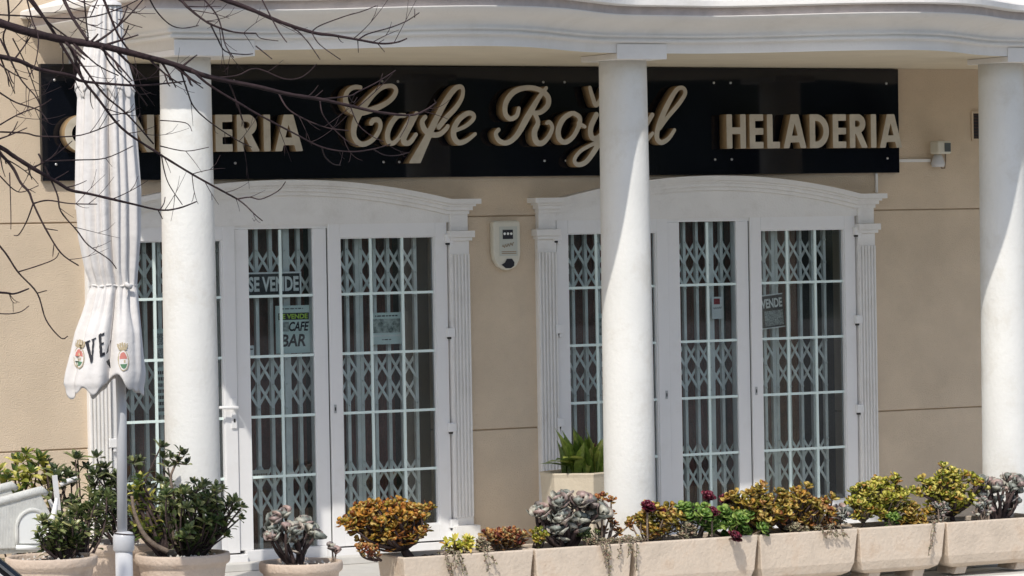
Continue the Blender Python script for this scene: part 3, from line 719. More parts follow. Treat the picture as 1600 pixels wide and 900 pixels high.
def stem_curve(a, b_, rnd, k=6, bow=.15):
    l = (b_-a).length; o = Vector((rnd.uniform(-1, 1), rnd.uniform(-1, 1), rnd.uniform(-.2, .6)))*l*bow
    return [a.lerp(b_, t/k)+o*sin(pi*t/k) + Vector((0, 0, -.06*l*sin(pi*t/k))) for t in range(k+1)]

def plant(name, label, cat, base, bbox, Y, kind, L_, ntips, nleaf, pal, depth=.16, stemmat='stem', seed=1, shell=.55, sr=.006, along=6, hi=80, lo=10, droop=0, trunk=None, wf=1.0, group=None, power=1.0):
    rnd = random.Random(seed)
    x0, y0, x1, y1 = bbox; a = at(x0, y1, Y); c_ = at(x1, y0, Y)
    C_ = Vector(((a.x+c_.x)/2, Y, (a.z+c_.z)/2)); R_ = Vector(((c_.x-a.x)/2-L_*.35, depth, (c_.z-a.z)/2-L_*.3)); R_.x = max(R_.x, .01); R_.z = max(R_.z, .01)
    o = empty(name, base, label, cat, group)
    fo = MB(); st = MB(); hub = base.lerp(C_, .25)
    if trunk:
        st.tube([base, hub], [trunk, trunk*.8], 8)
    for k in range(ntips):
        while True:
            v = Vector((rnd.uniform(-1, 1), rnd.uniform(-1, 1), rnd.uniform(-1, 1)))
            if shell < v.length < 1: break
        if rnd.random() < .3 and v.z < 0: v.z = -v.z
        sc_ = rnd.choice((.85, .95, 1, 1, 1.12)); tip = C_+Vector((v.x*R_.x, v.y*R_.y, v.z*R_.z))*sc_; tip.z = max(tip.z, base.z+.015)
        b0 = hub if trunk else base+Vector((rnd.uniform(-.02, .02)+(tip.x-base.x)*.25, rnd.uniform(-.02, .02), 0))
        cv = stem_curve(b0, tip, rnd); kk = len(cv)
        st.tube(cv, [sr*(1.3-.6*i_/kk) for i_ in range(kk)], 6)
        ax = (cv[-1]-cv[-2]).normalized()+Vector((v.x*.3, -.35, .5))
        rosette(fo, tip, ax, L_, nleaf, kind, rnd, 0, lo, hi, wf)
        for q_ in range(along):
            t = rnd.uniform(.22, .97)**.8; i_ = min(int(t*(kk-1)), kk-2); p = cv[i_].lerp(cv[i_+1], t*(kk-1)-i_)
            d = Vector((rnd.uniform(-1, 1), rnd.uniform(-1, 1), rnd.uniform(-.2, 1))); leaf(fo, kind, p, d, Vector((0, 0, 1)), L_*rnd.uniform(.7, 1.1), 0, wf)
    fo.build('foliage', pal, o, fix=False); st.build('stem', M[stemmat], o, fix=False)
    return o
PAL = {
 'variegated': leafmat('variegated_leaf', [(.05,.09,.02),(.12,.18,.04),(.42,.40,.07),(.75,.68,.20)], .35, .35, [0, .4, .65, 1]),
 'dark': leafmat('dark_glossy_leaf', [(.018,.028,.012),(.055,.08,.028),(.14,.17,.07),(.32,.34,.14)], .28, .18, [0, .45, .8, 1]),
 'green': leafmat('mid_green_leaf', [(.03,.055,.018),(.09,.13,.04),(.22,.26,.10),(.50,.48,.20)], .30, .25, [0, .4, .82, 1]),
 'orange': leafmat('orange_jade_leaf', [(.22,.06,.02),(.55,.22,.04),(.72,.40,.07),(.34,.28,.04),(.85,.60,.22)], .35, .3),
 'rust': leafmat('rust_leaf', [(.18,.04,.03),(.45,.15,.05),(.62,.32,.10),(.55,.45,.20)], .4, .25),
 'olive': leafmat('olive_orange_leaf', [(.12,.12,.02),(.36,.29,.04),(.62,.34,.06),(.85,.70,.22),(.36,.10,.04)], .35, .3),
 'lime': leafmat('yellow_green_leaf', [(.14,.18,.02),(.36,.38,.04),(.66,.60,.09),(.88,.80,.24),(.55,.27,.05)], .35, .3),
 'grey': leafmat('grey_pink_paddle', [(.16,.18,.16),(.32,.34,.30),(.55,.53,.44),(.46,.32,.29),(.24,.22,.21)], .42, .12),
 'aeonium': leafmat('fresh_green_rosette', [(.07,.16,.025),(.20,.36,.06),(.44,.56,.14)], .35, .3),
 'maroon': leafmat('maroon_rosette', [(.05,.006,.014),(.14,.014,.035),(.28,.04,.07)], .3, .2),
 'trail': leafmat('trailing_leaf', [(.24,.22,.13),(.46,.42,.27),(.32,.18,.13)], .6, .1),
 'agave': leafmat('broad_green_leaf', [(.09,.15,.03),(.22,.32,.05),(.50,.55,.14)], .3, .3),
}
soil_z = .20
def pb(x, Y=-2.02, z=None):        # foot of a plant in the planters
    p = at(x, 850, Y); return Vector((p.x, Y, soil_z if z is None else z))
def top(pt, dx=0, dy=0, dz=-.025): return pt[1]+Vector((dx, dy, dz))
G1 = 'potted shrubs at the left'
plant('variegated_shrub', 'yellow-green variegated shrub against the wall at the far left', 'shrub', Vector((at(60,800,-1.2).x, -1.2, 0)), (-25, 700, 130, 800), -1.2, 'oval', 0.095, 24, 8, PAL['variegated'], .2, seed=3, group=G1, shell=.3, along=8, wf=1.35, stemmat='darkstem')
plant('dark_shrub', 'tall dark leafy shrub rising behind the white chair', 'shrub', Vector((at(110,860,-1.45).x, -1.45, 0)), (40, 694, 160, 815), -1.45, 'oval', 0.095, 12, 8, PAL['dark'], .2, 'darkstem', seed=4, group=G1, shell=.3, along=8, wf=1.35)
plant('dark_shrub', 'dense dark shrub in the round pot just behind the umbrella pole', 'shrub', top(potD, .02), (112, 705, 215, 850), -2.0, 'oval', 0.085, 16, 8, PAL['dark'], .18, 'darkstem', seed=5, group=G1, shell=.3, along=8, wf=1.35)
plant('dark_shrub', 'dark bushy shrub between the umbrella pole and the left column', 'shrub', Vector((at(235,850,-1.75).x, -1.75, 0)), (172, 685, 292, 835), -1.75, 'oval', 0.085, 17, 8, PAL['dark'], .16, 'darkstem', seed=6, group=G1, shell=.3, along=8, wf=1.35)
plant('variegated_shrub', 'crooked shrub with a few yellow leaves right of the umbrella pole', 'shrub', top(potB, -.08), (190, 740, 245, 820), -2.45, 'oval', 0.075, 12, 8, PAL['variegated'], .1, seed=7, group=G1, sr=.010, shell=.3, along=11, wf=1.35, stemmat='darkstem')
plant('green_shrub', 'low green bush in the far left round pot', 'shrub', top(potA, .08), (50, 798, 140, 868), -2.75, 'oval', 0.066, 30, 8, PAL['green'], .14, seed=8, group=G1, shell=.3, along=8, wf=1.35, stemmat='darkstem')
plant('green_shrub', 'leafy green bush rising right of the white chair', 'shrub', top(potA, .2, .1), (105, 760, 180, 850), -2.45, 'oval', 0.075, 18, 8, PAL['green'], .14, seed=18, group=G1, shell=.3, along=8, wf=1.35, stemmat='darkstem')
plant('green_shrub', 'large full green bush in the round pot before the left column', 'shrub', top(potB, .05), (228, 742, 384, 866), -2.60, 'oval', 0.068, 82, 8, PAL['green'], .20, seed=9, group=G1, shell=.3, along=8, wf=1.35, stemmat='darkstem')
# lone sprig above the big bush
o = empty('green_shrub', top(potB, -.05), 'single tall sprig with a leafy tip standing above the large green bush', 'shrub', G1)
st = MB(); fo = MB(); P0 = [at(x, y, -2.6) for x, y in ((278, 862), (262, 800), (270, 775), (267, 745), (276, 722), (280, 712))]
P0 = [Vector(q_[:3]) for q_ in smooth_path([tuple(p) for p in P0])]
st.tube(P0, [.012-.007*i_/len(P0) for i_ in range(len(P0))], 7)
rn = random.Random(2)
for p_, x, y in ((0, 276, 720), (0, 288, 712), (0, 265, 716), (0, 281, 706), (0, 292, 726), (0, 272, 728)):
    st.tube([at(277, 724, -2.6), at(x, y, -2.6)], [.006, .004], 6); rosette(fo, at(x, y, -2.6), Vector((rn.uniform(-.4, .4), -.4, .8)), .058, 9, 'oval', rn, wf=1.3)
P1 = [at(x, y, -2.65) for x, y in ((262, 862), (240, 850), (222, 830), (210, 800), (206, 775))]; P1 = [Vector(q_[:3]) for q_ in smooth_path([tuple(p) for p in P1])]
st.tube(P1, [.018-.010*i_/len(P1) for i_ in range(len(P1))], 8)
fo.build('foliage', PAL['dark'], o, fix=False); st.build('stem', M['stem'], o, fix=False)

plant('succulent', 'grey-pink paddle-leaved succulent in the round pot left of the planters', 'succulent', top(potC, -.02), (411, 800, 492, 872), -2.45, 'paddle', 0.080, 13, 9, PAL['grey'], .12, 'darkstem', seed=11, sr=.011, along=1, shell=.5, hi=85, lo=12)
plant('succulent', 'tiny pinkish succulent at the right rim of the round pot', 'succulent', top(potC, .18), (508, 848, 532, 876), -2.45, 'paddle', 0.055, 2, 5, PAL['grey'], .02, 'stem', seed=12, sr=.006, along=0, shell=.35)
plant('jade_tree', 'orange jade tree with dark trunk in the leftmost planter', 'succulent', pb(640), (530, 776, 680, 862), -2.02, 'spoon', 0.062, 110, 7, PAL['orange'], .17, 'darkstem', seed=13, sr=.008, along=6, trunk=.032, shell=.4)
plant('succulent', 'orange sprigs hanging low left of the jade tree', 'succulent', pb(600), (550, 850, 590, 876), -2.12, 'spoon', 0.05, 5, 6, PAL['rust'], .05, 'darkstem', seed=33, along=6, shell=.35)
plant('succulent', 'small yellow-green rosette in the leftmost planter', 'succulent', pb(718), (692, 834, 745, 874), -2.1, 'oval', 0.065, 10, 10, PAL['lime'], .06, seed=14, along=6, shell=.35)
plant('succulent', 'low rust-orange succulent at the right end of the leftmost planter', 'succulent', pb(788), (745, 822, 830, 864), -2.05, 'spoon', 0.052, 30, 7, PAL['rust'], .1, seed=15, along=6, shell=.35)
plant('succulent', 'big grey-pink paddle succulent in the second planter', 'succulent', pb(885), (834, 770, 935, 852), -2.02, 'paddle', 0.092, 24, 8, PAL['grey'], .15, 'darkstem', seed=16, sr=.012, along=1, shell=.45, hi=85, lo=12)
plant('succulent', 'small yellow-green sprig left of the big grey succulent', 'succulent', pb(842), (826, 822, 856, 855), -2.1, 'spoon', 0.045, 9, 6, PAL['lime'], .05, seed=17, along=1, shell=.35)
# red-brown rosettes on stalks
o = empty('succulent', pb(940), 'red-brown rosettes on tall bare stalks left of the middle column', 'succulent')
st = MB(); fo = MB(); rn = random.Random(5)
for x, y in ((921, 789), (932, 780), (942, 776), (955, 783), (956, 803), (951, 812), (960, 820), (983, 821), (944, 830), (935, 833), (967, 832)):
    tip = at(x, y, -2.02+rn.uniform(-.05, .05)); st.tube(stem_curve(pb(940+rn.uniform(-6, 10)), tip, rn, 6, .1), [.010, .009, .008, .007, .006, .006, .005], 6)
    rosette(fo, tip, Vector((rn.uniform(-.5, .5), -.5, 1)), .044, 13, 'spoon', rn, 0, 0, 75)
fo.build('foliage', PAL['rust'], o, fix=False); st.build('stem', M['stem'], o, fix=False)
# trailing stems over the rims
def trailing(label, xc, spread, n, ymin, ymax, seed, yrim, mound=14):
    o = empty('trailing_succulent', pb(xc, -2.17), label, 'succulent', 'stems trailing over the planters'); rn = random.Random(seed); st = MB(); fo = MB()
    for k in range(n):
        x = xc+rn.uniform(-spread, spread); r0 = at(x, yrim-(x-xc)*.065, -2.2); r0.z = .232; a = Vector((r0.x, -2.10, .235)); e_ = at(x+rn.uniform(-8, 16), rn.uniform(ymin, ymax), -2.225)
        e_.y = -2.225
        pts = [a, Vector((r0.x, -2.205, .245)), Vector((r0.x, -2.222, .215))]; m_ = 6
        for t in range(1, m_+1): p = pts[2].lerp(e_, t/m_); p.x += rn.uniform(-.008, .008); p.y = -2.215+.004*sin(t)-.012; pts.append(p)
        st.tube(pts, .0028, 5)
        for p0, p1 in zip(pts[:-1], pts[1:]):
            for q_ in range(2):
                leaf(fo, 'spoon', p0.lerp(p1, rn.random()), Vector((rn.uniform(-1, 1), -.3, rn.uniform(-.8, .5))), Vector((0, -1, .3)), .017*rn.uniform(.7, 1.3))
    for k in range(mound):
        p = at(xc+rn.uniform(-spread*1.3, spread*1.3), yrim-2, -2.15+rn.uniform(-.04, .05)); p.z = .225+rn.uniform(0, .03); rosette(fo, p, Vector((rn.uniform(-.5, .5), -.5, 1)), .026, 8, 'spoon', rn)
    fo.build('foliage', PAL['trail'], o, fix=False); st.build('stem', M['stem'], o, fix=False)
trailing('brown stems trailing over the front of the leftmost planter', 707, 18, 6, 885, 905, 1, 868, 6)
trailing('thin trailing stem near the right end of the leftmost planter', 755, 5, 2, 880, 902, 2, 864, 8)
trailing('pale trailing stems spilling over the joint beside the middle column', 962, 34, 9, 862, 902, 3, 845, 34)
trailing('single thin stem trailing down the planter before the last one', 1458, 5, 2, 850, 876, 4, 815, 4)
trailing('short stems creeping over the rim by the small grey succulent', 1300, 22, 5, 832, 845, 6, 828, 18)
plant('succulent', 'yellow-orange leafy succulent at the left end of the third planter', 'succulent', pb(1010), (988, 786, 1066, 848), -2.04, 'spoon', 0.058, 34, 8, PAL['olive'], .1, seed=21, along=6, shell=.35)
plant('aeonium', 'fresh green rosettes right of the middle column', 'succulent', pb(1090), (1045, 782, 1125, 842), -2.04, 'spoon', 0.07, 16, 17, PAL['aeonium'], .1, seed=22, along=0, lo=0, shell=.35)
plant('aeonium', 'bright green rosettes spilling over the right end of the third planter', 'succulent', pb(1145), (1100, 790, 1200, 850), -2.10, 'spoon', 0.07, 19, 17, PAL['aeonium'], .12, seed=23, along=0, lo=0, shell=.35)
MG = 'maroon rosettes among the green ones'
for x, y, Y, lab in ((1012, 793, -2.1, 'dark maroon rosette beside the foot of the middle column'), (1036, 802, -2.05, 'small maroon rosette next to the one by the middle column'), (1106, 778, -2.0, 'maroon rosette highest above the green rosettes'),
                     (1112, 802, -2.12, 'maroon rosette in the middle of the green rosettes'), (1133, 782, -1.95, 'small dark maroon rosette at the back of the green rosettes'), (1147, 840, -2.27, 'crimson rosette hanging over the planter front')):
    o = empty('aeonium', at(x, y+20, Y), lab, 'succulent', MG); fo = MB(); st = MB(); rn = random.Random(x); c_ = at(x, y, Y)
    rosette(fo, c_, Vector((rn.uniform(-.3, .3), -.7, .8)), .056 if x != 1036 else .036, 26, 'spoon', rn, 0, 0, 80); fo.build('foliage', PAL['maroon'], o, fix=False)
    st.tube(stem_curve(Vector((c_.x, max(Y, -2.12), .20)), c_, rn, 5, .05), .007, 6); st.build('stem', M['stem'], o, fix=False)
plant('succulent', 'tall orange-yellow succulent mass in front of the right entrance', 'succulent', pb(1190), (1130, 752, 1230, 835), -2.02, 'spoon', 0.066, 50, 8, PAL['olive'], .16, 'darkstem', seed=24, along=6, sr=.008, trunk=.02, shell=.35)
plant('succulent', 'wide orange and rust succulent right of the tall yellow one', 'succulent', pb(1240), (1195, 758, 1300, 838), -2.05, 'spoon', 0.064, 56, 8, PAL['olive'], .16, 'darkstem', seed=25, along=6, sr=.007, shell=.35)
plant('succulent', 'rust-coloured spotted succulent by the small grey one', 'succulent', pb(1275), (1255, 775, 1305, 836), -2.1, 'spoon', 0.055, 16, 8, PAL['rust'], .08, seed=26, along=2, shell=.35)
plant('succulent', 'small grey succulent at the right end of the fourth planter', 'succulent', pb(1310), (1292, 790, 1332, 832), -2.1, 'paddle', 0.07, 7, 6, PAL['grey'], .07, seed=27, along=1, shell=.35)
plant('succulent', 'round yellow-green succulent, left of two balls', 'succulent', pb(1350), (1322, 752, 1372, 820), -2.04, 'spoon', 0.058, 34, 9, PAL['lime'], .12, seed=28, along=6, trunk=.014, shell=.35)
plant('succulent', 'round yellow-green succulent ball, taller of the two', 'succulent', pb(1385), (1352, 738, 1418, 822), -2.02, 'spoon', 0.058, 52, 9, PAL['lime'], .13, seed=29, along=6, trunk=.014, shell=.35)
plant('succulent', 'small orange rosette cluster right of the yellow-green ball', 'succulent', pb(1425), (1402, 785, 1452, 826), -2.1, 'spoon', 0.055, 13, 12, PAL['olive'], .07, seed=30, along=0, shell=.35)
plant('succulent', 'yellow-orange succulent arching over the joint of the last two planters', 'succulent', pb(1490), (1428, 728, 1535, 812), -2.02, 'spoon', 0.062, 62, 9, PAL['lime'], .15, 'darkstem', seed=31, along=6, sr=.009, trunk=.02, shell=.35)
plant('succulent', 'grey paddle succulent before the right column', 'succulent', pb(1560), (1518, 740, 1604, 806), -2.02, 'paddle', 0.075, 18, 9, PAL['grey'], .13, 'darkstem', seed=32, along=1, sr=.011, hi=85, lo=12, shell=.35)
FG = 'low fillers between the larger succulents'
for k, (x0_, y0_, x1_, y1_, lab_, pal_, kd) in enumerate(((1056, 818, 1100, 848, 'pale green low rosettes at the foot of the green rosettes', 'trail', 'spoon'), (1230, 815, 1262, 842, 'small pale succulent low in the middle of the fourth planter', 'trail', 'spoon'),
        (905, 825, 940, 855, 'dark green low sprigs right of the big grey succulent', 'green', 'spoon'), (1375, 800, 1408, 826, 'small fresh green rosette under the taller yellow-green ball', 'aeonium', 'spoon'),
        (1455, 780, 1482, 812, 'withered grey-brown tuft at the joint of the last two planters', 'grey', 'spoon'), (1518, 775, 1556, 812, 'pale blue-green rosettes low beside the last grey succulent', 'grey', 'paddle'), (742, 840, 765, 868, 'small grey-green sprig between the yellow rosette and the rust succulent', 'trail', 'spoon'))):
    plant('succulent', lab_, 'succulent', pb((x0_+x1_)/2, -2.12), (x0_, y0_, x1_, y1_), -2.12, kd, .042, 8, 9, PAL[pal_], .05, seed=60+k, along=3, shell=.2, group=FG)
# strap-leaved plant in the hexagonal planter
o = empty('broad_leaved_plant', hexc, 'green broad strap-leaved plant in the tall six-sided planter', 'plant'); fo = MB(); rn = random.Random(4)
for k in range(34):
    x = hexc+Vector((rn.uniform(-.12, .14), rn.uniform(-.1, .1), 0)); d = Vector((rn.uniform(-.55, .8), rn.uniform(-.6, .5), rn.uniform(1.2, 3)))
    leaf(fo, 'strap', x, d, Vector((-d.x, -d.y, .8)), rn.uniform(.20, .36), 0, 1.9)
for k in range(4): leaf(fo, 'strap', hexc+Vector((-.05, -.03*k, .06+.02*k)), Vector((-1, -.25*k, .25)), Vector((0, 0, 1)), .26, 0, 3.0)
fo.build('foliage', PAL['agave'], o, fix=False)

# ------------------------------------------------------------------ closed umbrella
UY = -4.0
prof_px = [(8,149,184),(12,144,187),(25,141,188),(60,139,190),(95,131,195),(130,123,204),(147,123,207),(150,125,206),(220,122,211),(300,120,217),(370,124,217),(420,134,214),(443,143,212),(449,144,212),(458,140,214),(490,130,218),(520,118,222),(560,107,226),(585,100,229),(600,97,228),(607,100,226)]
UP = []
for y, xa, xb in prof_px:
    a = at(xa, y, UY); c_ = at(xb, y, UY); UP.append((a.z, (a.x+c_.x)/2, (c_.x-a.x)/2*1.0))
def uprof(z):
    for (z1, c1, r1), (z0, c0, r0) in zip(UP[:-1], UP[1:]):
        if z <= z1 and z >= z0:
            t = (z1-z)/(z1-z0); return c1+(c0-c1)*t, r1+(r0-r1)*t
    return (UP[0][1], UP[0][2]) if z > UP[0][0] else (UP[-1][1], UP[-1][2])
ztie = at(175, 446, UY).z; zhem = UP[-1][0]
GRV = [(-102,.36,6.5,.0),(-82,.20,9,.3),(-141,.15,5.5,.8),(-166,.20,7,1.5),(-122,.09,3.5,2.1),(-60,.28,8,.4),(-35,.2,7,1),(-5,.3,9,2),(32,.25,8,.5),(70,.3,9,1),(108,.25,8,2.6),(150,.3,8,.2),(175,.14,5,.6)]
def ufold(th, z):
    d = degrees_(th); low = max(0, min(1, (ztie-z)/(ztie-zhem))); tie = math.exp(-((z-ztie)/.06)**2)
    v = 1.0
    for c_, a_, w_, p_ in GRV:
        cc = c_+2.2*sin(z*2.1+p_*3)-(3*low if p_ > .2 else 0); e_ = (d-cc+180) % 360-180
        if c_ in (-141, -122, -60, -82): a_ *= 1-.92*min(1, low*2.2)
        v -= a_*(1+.1*low-.35*tie)*math.exp(-(e_/(w_*(1+.5*low)))**2)
    v += .028*sin(11*th+2.2*z)*(1-.5*low)+.015*(1-low)*sin(27*th-z*3+1)+.02*tie*sin(40*th)+.03*low*sin(5*th+7*z)
    return v
def degrees_(t): return t*180/pi
def upoint(th, z, off=0.0):
    c_, r_ = uprof(z); R_ = r_*ufold(th, z)+off
    return Vector((c_+R_*cos(th), UY+R_*sin(th)*.9, z))
U = empty('parasol', (at(192, 900, UY).x, UY, -.149), 'closed white parasol tied at the waist with black lettering and crests on its hem', 'parasol')
def cloth_part(name, za, zb, nz, off=0.0, hem=None):
    nt_ = 336; vs = []; fs = []
    for i_ in range(nz+1):
        for j in range(nt_):
            th = 2*pi*j/nt_; z = za+(zb-za)*i_/nz
            if hem: z = za+((zb+hem(th))-za)*i_/nz
            vs.append(upoint(th, z, off))
    for i_ in range(nz):
        for j in range(nt_): fs.append((i_*nt_+j, i_*nt_+(j+1) % nt_, (i_+1)*nt_+(j+1) % nt_, (i_+1)*nt_+j))
    mb = MB(); mb.add(vs, fs, 0, True); o = mb.build(name, M['cloth'], U, fix=False)
    s_ = o.modifiers.new('thickness', 'SOLIDIFY'); s_.thickness = .003; s_.offset = -1; return o
cloth_part('canopy', UP[0][0], zhem, 150, 0, lambda th: .035*sin(3*th+.2)+.028*sin(7*th+.5)+.012*sin(15*th))
zt0 = at(165, 8, UY).z; zv = at(165, 145, UY).z
cloth_part('vent_flap', zt0, zv, 40, .007, lambda th: .022*sin(9*th)+.012*sin(17*th))
b = MB(); b.lathe([(.002, zt0+.03), (.05, zt0+.025), (.078, zt0+.01), (.083, zt0-.003)], UP[0][1], UY, 24, cap=False); b.build('cap', M['cloth'], U, fix=False)
b = MB(); b.tube([upoint(2*pi*j/40, ztie+.004*sin(j), .004) for j in range(41)], .0055, 6); kp = upoint(radians(-75), ztie, .01); b.tube([kp+Vector((-.015, -.01, .01)), kp+Vector((.02, -.012, -.012))], .012, 8)
b.tube([kp, kp+Vector((-.005, -.01, -.05)), kp+Vector((-.012, -.008, -.09))], .004, 6); b.build('tie_cord', M['cloth'], U, fix=False)
pb_ = at(190, 640, UY); bx_ = at(196, 900, UY).x
b = MB(); b.tube([(UP[5][1], UY, zt0-.2), (pb_.x-.005, UY, pb_.z+.3), (pb_.x, UY, pb_.z), (at(191, 850, UY).x, UY, at(191, 850, UY).z)], .0275, 20); b.build('pole', M['pole'], U, fix=False)
q1 = at(193, 836, UY); q2 = at(194, 862, UY)
b = MB(); b.lathe([(.030, q1.z+.02), (.050, q1.z+.012), (.058, q1.z-.01), (.058, q2.z+.012), (.048, q2.z)], q1.x, UY, 28); b.build('collar', M['pole'], U, fix=False)
b = MB(); b.lathe([(.047, -.14), (.047, q2.z+.001)], q1.x, UY, 28); b.lathe([(.26, -.149), (.26, -.10), (.24, -.08), (.06, -.07)], q1.x, UY, 36); b.build('base', M['pole'], U, fix=False)
b = MB(); b.tube([(q1.x+.055*cos(a/3), UY+.055*sin(a/3), q1.z+.035-.002*a) for a in range(0, 20)], .003, 5); b.build('cord', M['darkstem'], U, fix=False)
# lettering and crests that follow the cloth
def on_cloth(px, py, off):
    """point on the outer cloth at that height and that distance across the width"""
    tgt = at(px, py, UY); z = tgt.z; c_, r_ = uprof(z)
    vd = Vector((c_-CAM.x, UY-CAM.y, 0)).normalized(); side = Vector((vd.y, -vd.x, 0))
    s_t = (Vector((tgt.x-c_, 0, 0))).dot(side); best = None; bt = 9; prev = None
    for j in range(260):
        th = radians(-205+175*j/259); p = upoint(th, z, off+.006); e_ = abs(Vector((p.x-c_, p.y-UY, 0)).dot(side)-s_t)
        if e_ < bt-1e-4: bt = e_; best = p
    return best
def cloth_shape(name, poly, mt, off):
    """filled outline (photo units) laid on the cloth: fan over short strips"""
    xs_ = [p[0] for p in poly]; ys_ = [p[1] for p in poly]; n_ = 14; mb = MB(); y0, y1 = min(ys_), max(ys_)
    def span(y):
        c_ = []
        for (xa, ya), (xb, yb) in zip(poly, poly[1:]+poly[:1]):
            if (ya-y)*(yb-y) <= 0 and ya != yb: c_.append(xa+(xb-xa)*(y-ya)/(yb-ya))
        return (min(c_), max(c_)) if c_ else (xs_[0], xs_[0])
    vs = []; m_ = 5
    for k in range(n_+1):
        y = y0+(y1-y0)*(k/n_*.998+.001); a_, b_ = span(y)
        for q_ in range(m_+1): vs.append(on_cloth(a_+(b_-a_)*q_/m_, y, off))
    mb.add(vs, [(k*(m_+1)+q_, k*(m_+1)+q_+1, (k+1)*(m_+1)+q_+1, (k+1)*(m_+1)+q_) for k in range(n_) for q_ in range(m_)])
    return mb.build(name, mt, U, fix=False)
K = M['black_ink']
for poly in ([(133,533),(138,531),(145,563),(142,566)], [(142,566),(145,563),(148,527),(145,528)], [(131,534),(141,530),(141,532),(131,536)], [(143,529),(150,526),(150,528),(143,531)],
             [(154,521),(158,519),(160,553),(156,556)], [(155,522),(163,518),(163,522),(155,525)], [(157,535),(162,533),(162,536),(157,538)], [(157,551),(164,548),(164,553),(157,556)],
             [(171,532),(174,530),(169,549),(166,551)], [(166,563),(171,559),(173,574),(168,568)]):
    cloth_shape('lettering', poly, K, .0035)
def crest(cx, cy, tilt):
    def P_(pts): return [(cx+x*cos(tilt)-y*sin(tilt), cy+x*sin(tilt)+y*cos(tilt)) for x, y in pts]
    def oval(rx, ry, y0_=-99, y1_=99, oy=0): return P_([(rx*cos(2*pi*k/22), max(y0_, min(y1_, ry*sin(2*pi*k/22)))+oy) for k in range(22)])
    cloth_shape('crest', oval(8.5, 17, oy=8), M['crest_gold'], .0035)
    cloth_shape('crest', oval(7.2, 15.4, oy=8), M['cloth'], .0044)
    cloth_shape('crest', oval(6.0, 13, -13, -2, 8), M['crest_red'], .0053)
    cloth_shape('crest', oval(6.0, 13, 5.5, 13, 8), M['crest_green'], .0053)
    cloth_shape('crest', P_([(-3,-1),(-1,-1),(-1,4),(-3,4)]) , M['crest_gold'], .0050); cloth_shape('crest', P_([(1,-1+8),(3,7),(3,12),(1,12)]), M['crest_gold'], .0050)
    for k in range(-2, 3): cloth_shape('crest', P_([(k*3.2-1.1,-11),(k*3.2+1.1,-11),(k*3.6+1.3,-20+abs(k)),(k*3.6-1.3,-20+abs(k))]), M['crest_gold'], .0038)
    cloth_shape('crest', P_([(-7,-12),(7,-12),(6,-8),(-6,-8)]), M['crest_gold'], .0042)
crest(124, 550, .06); crest(192, 553, -.06)

# ------------------------------------------------------------------ wicker armchair
CY = -1.95
def cp(x, y, dy=0): p = at(x, y, CY); return Vector((p.x, CY+dy, p.z))
base = cp(20, 860); Wc = empty('wicker_armchair', (base.x, CY+.28, 0), 'white woven wicker armchair cut by the left edge behind the round pot', 'chair')
def side_panel(dy):
    b = MB(); outl = [(-150, 800), (-60, 790), (0, 784), (62, 767), (78, 800), (82, 830), (60, 856), (0, 858), (-60, 858), (-150, 858)]
    b.prism([(cp(*p).x, cp(*p).z) for p in outl], CY+dy, CY+dy+.03, lambda u, v, h: (u, h, v)); return b.build('side_panel', M['wicker'], Wc, bevel=.008)
side_panel(0); side_panel(.52)
ap = [(26, 852), (25, 826), (28, 812), (36, 800), (48, 795), (60, 800), (70, 810), (76, 822)]
ap = [(26.5, 853), (26, 838)]+[(51-25*cos(radians(a_)), 824-27*sin(radians(a_))) for a_ in range(0, 165, 11)]
b = MB(); b.tube([cp(x, y, -.004) for x, y in ap], .013, 8); b.build('arch_trim', M['wicker'], Wc)
b = MB(); b.prism([(cp(*p).x, cp(*p).z) for p in [(29, 849), (28.5, 838)]+[(51-22*cos(radians(a_)), 824-24*sin(radians(a_))) for a_ in range(0, 170, 11)]+[(70, 838), (64, 849)]], CY-.008, CY-.001, lambda u, v, h: (u, h, v)); b.build('inset_panel', M['white_ink'], Wc)
for dy in (0, .52):
    b = MB(); b.tube([cp(-150, 822, dy+.01), cp(-70, 802, dy+.01), cp(0, 784, dy+.01), cp(40, 773, dy+.01), cp(66, 766, dy+.01), cp(74, 772, dy+.01)], [.026]*5+[.018], 12); b.build('armrest', M['wicker'], Wc)
    b = MB(); b.tube([cp(88, 778, dy-.01), cp(84, 800, dy-.01), cp(78, 818, dy-.01), cp(70, 858, dy), Vector((cp(62, 880).x, CY+dy, .0))], [.010, .019, .019, .016, .014], 10); b.build('leg', M['pvc'], Wc)
    b = MB(); b.tube([cp(-140, 850, dy), Vector((cp(-140, 850).x-.03, CY+dy, 0))], .016, 10); b.build('leg', M['wicker'], Wc)
b = MB(); z_ = cp(20, 850).z; b.box(cp(-150, 850).x, cp(66, 850).x, CY+.031, CY+.519, z_-.06, z_-.01); b.build('seat', M['wicker'], Wc, bevel=.01)
b = MB(); x_ = cp(-150, 850).x; b.prism([(x_-.02, z_-.05), (x_+.05, z_-.05), (x_-.08, z_+.55), (x_-.15, z_+.55)], CY+.002, CY+.548, lambda u, v, h: (u, h, v)); b.build('backrest', M['wicker'], Wc, bevel=.02)
b = MB(); b.tube([cp(24, 855, -.012), cp(60, 856, -.012)], .014, 10); b.build('rail', M['white_ink'], Wc)
# second folded frame right of it
FC = empty('folding_stand', (cp(100, 850).x, -1.8, 0), 'pale grey slanting bars of a folding stand between the chair and the shrubs', 'stand')
b = MB(); b.bar(cp(94, 744, .1), cp(106, 858, .1), .03, .012); b.build('bar', M['pvc'], FC)
b = MB(); b.bar(cp(84, 782, .08), cp(104, 825, .08), .02, .012); b.build('bar', M['pvc'], FC)
b = MB(); b.tube([cp(122, 762, .3), cp(134, 756, .3), cp(148, 752, .3)], [.012, .016, .016], 8); b.build('bar', M['pvc'], FC)

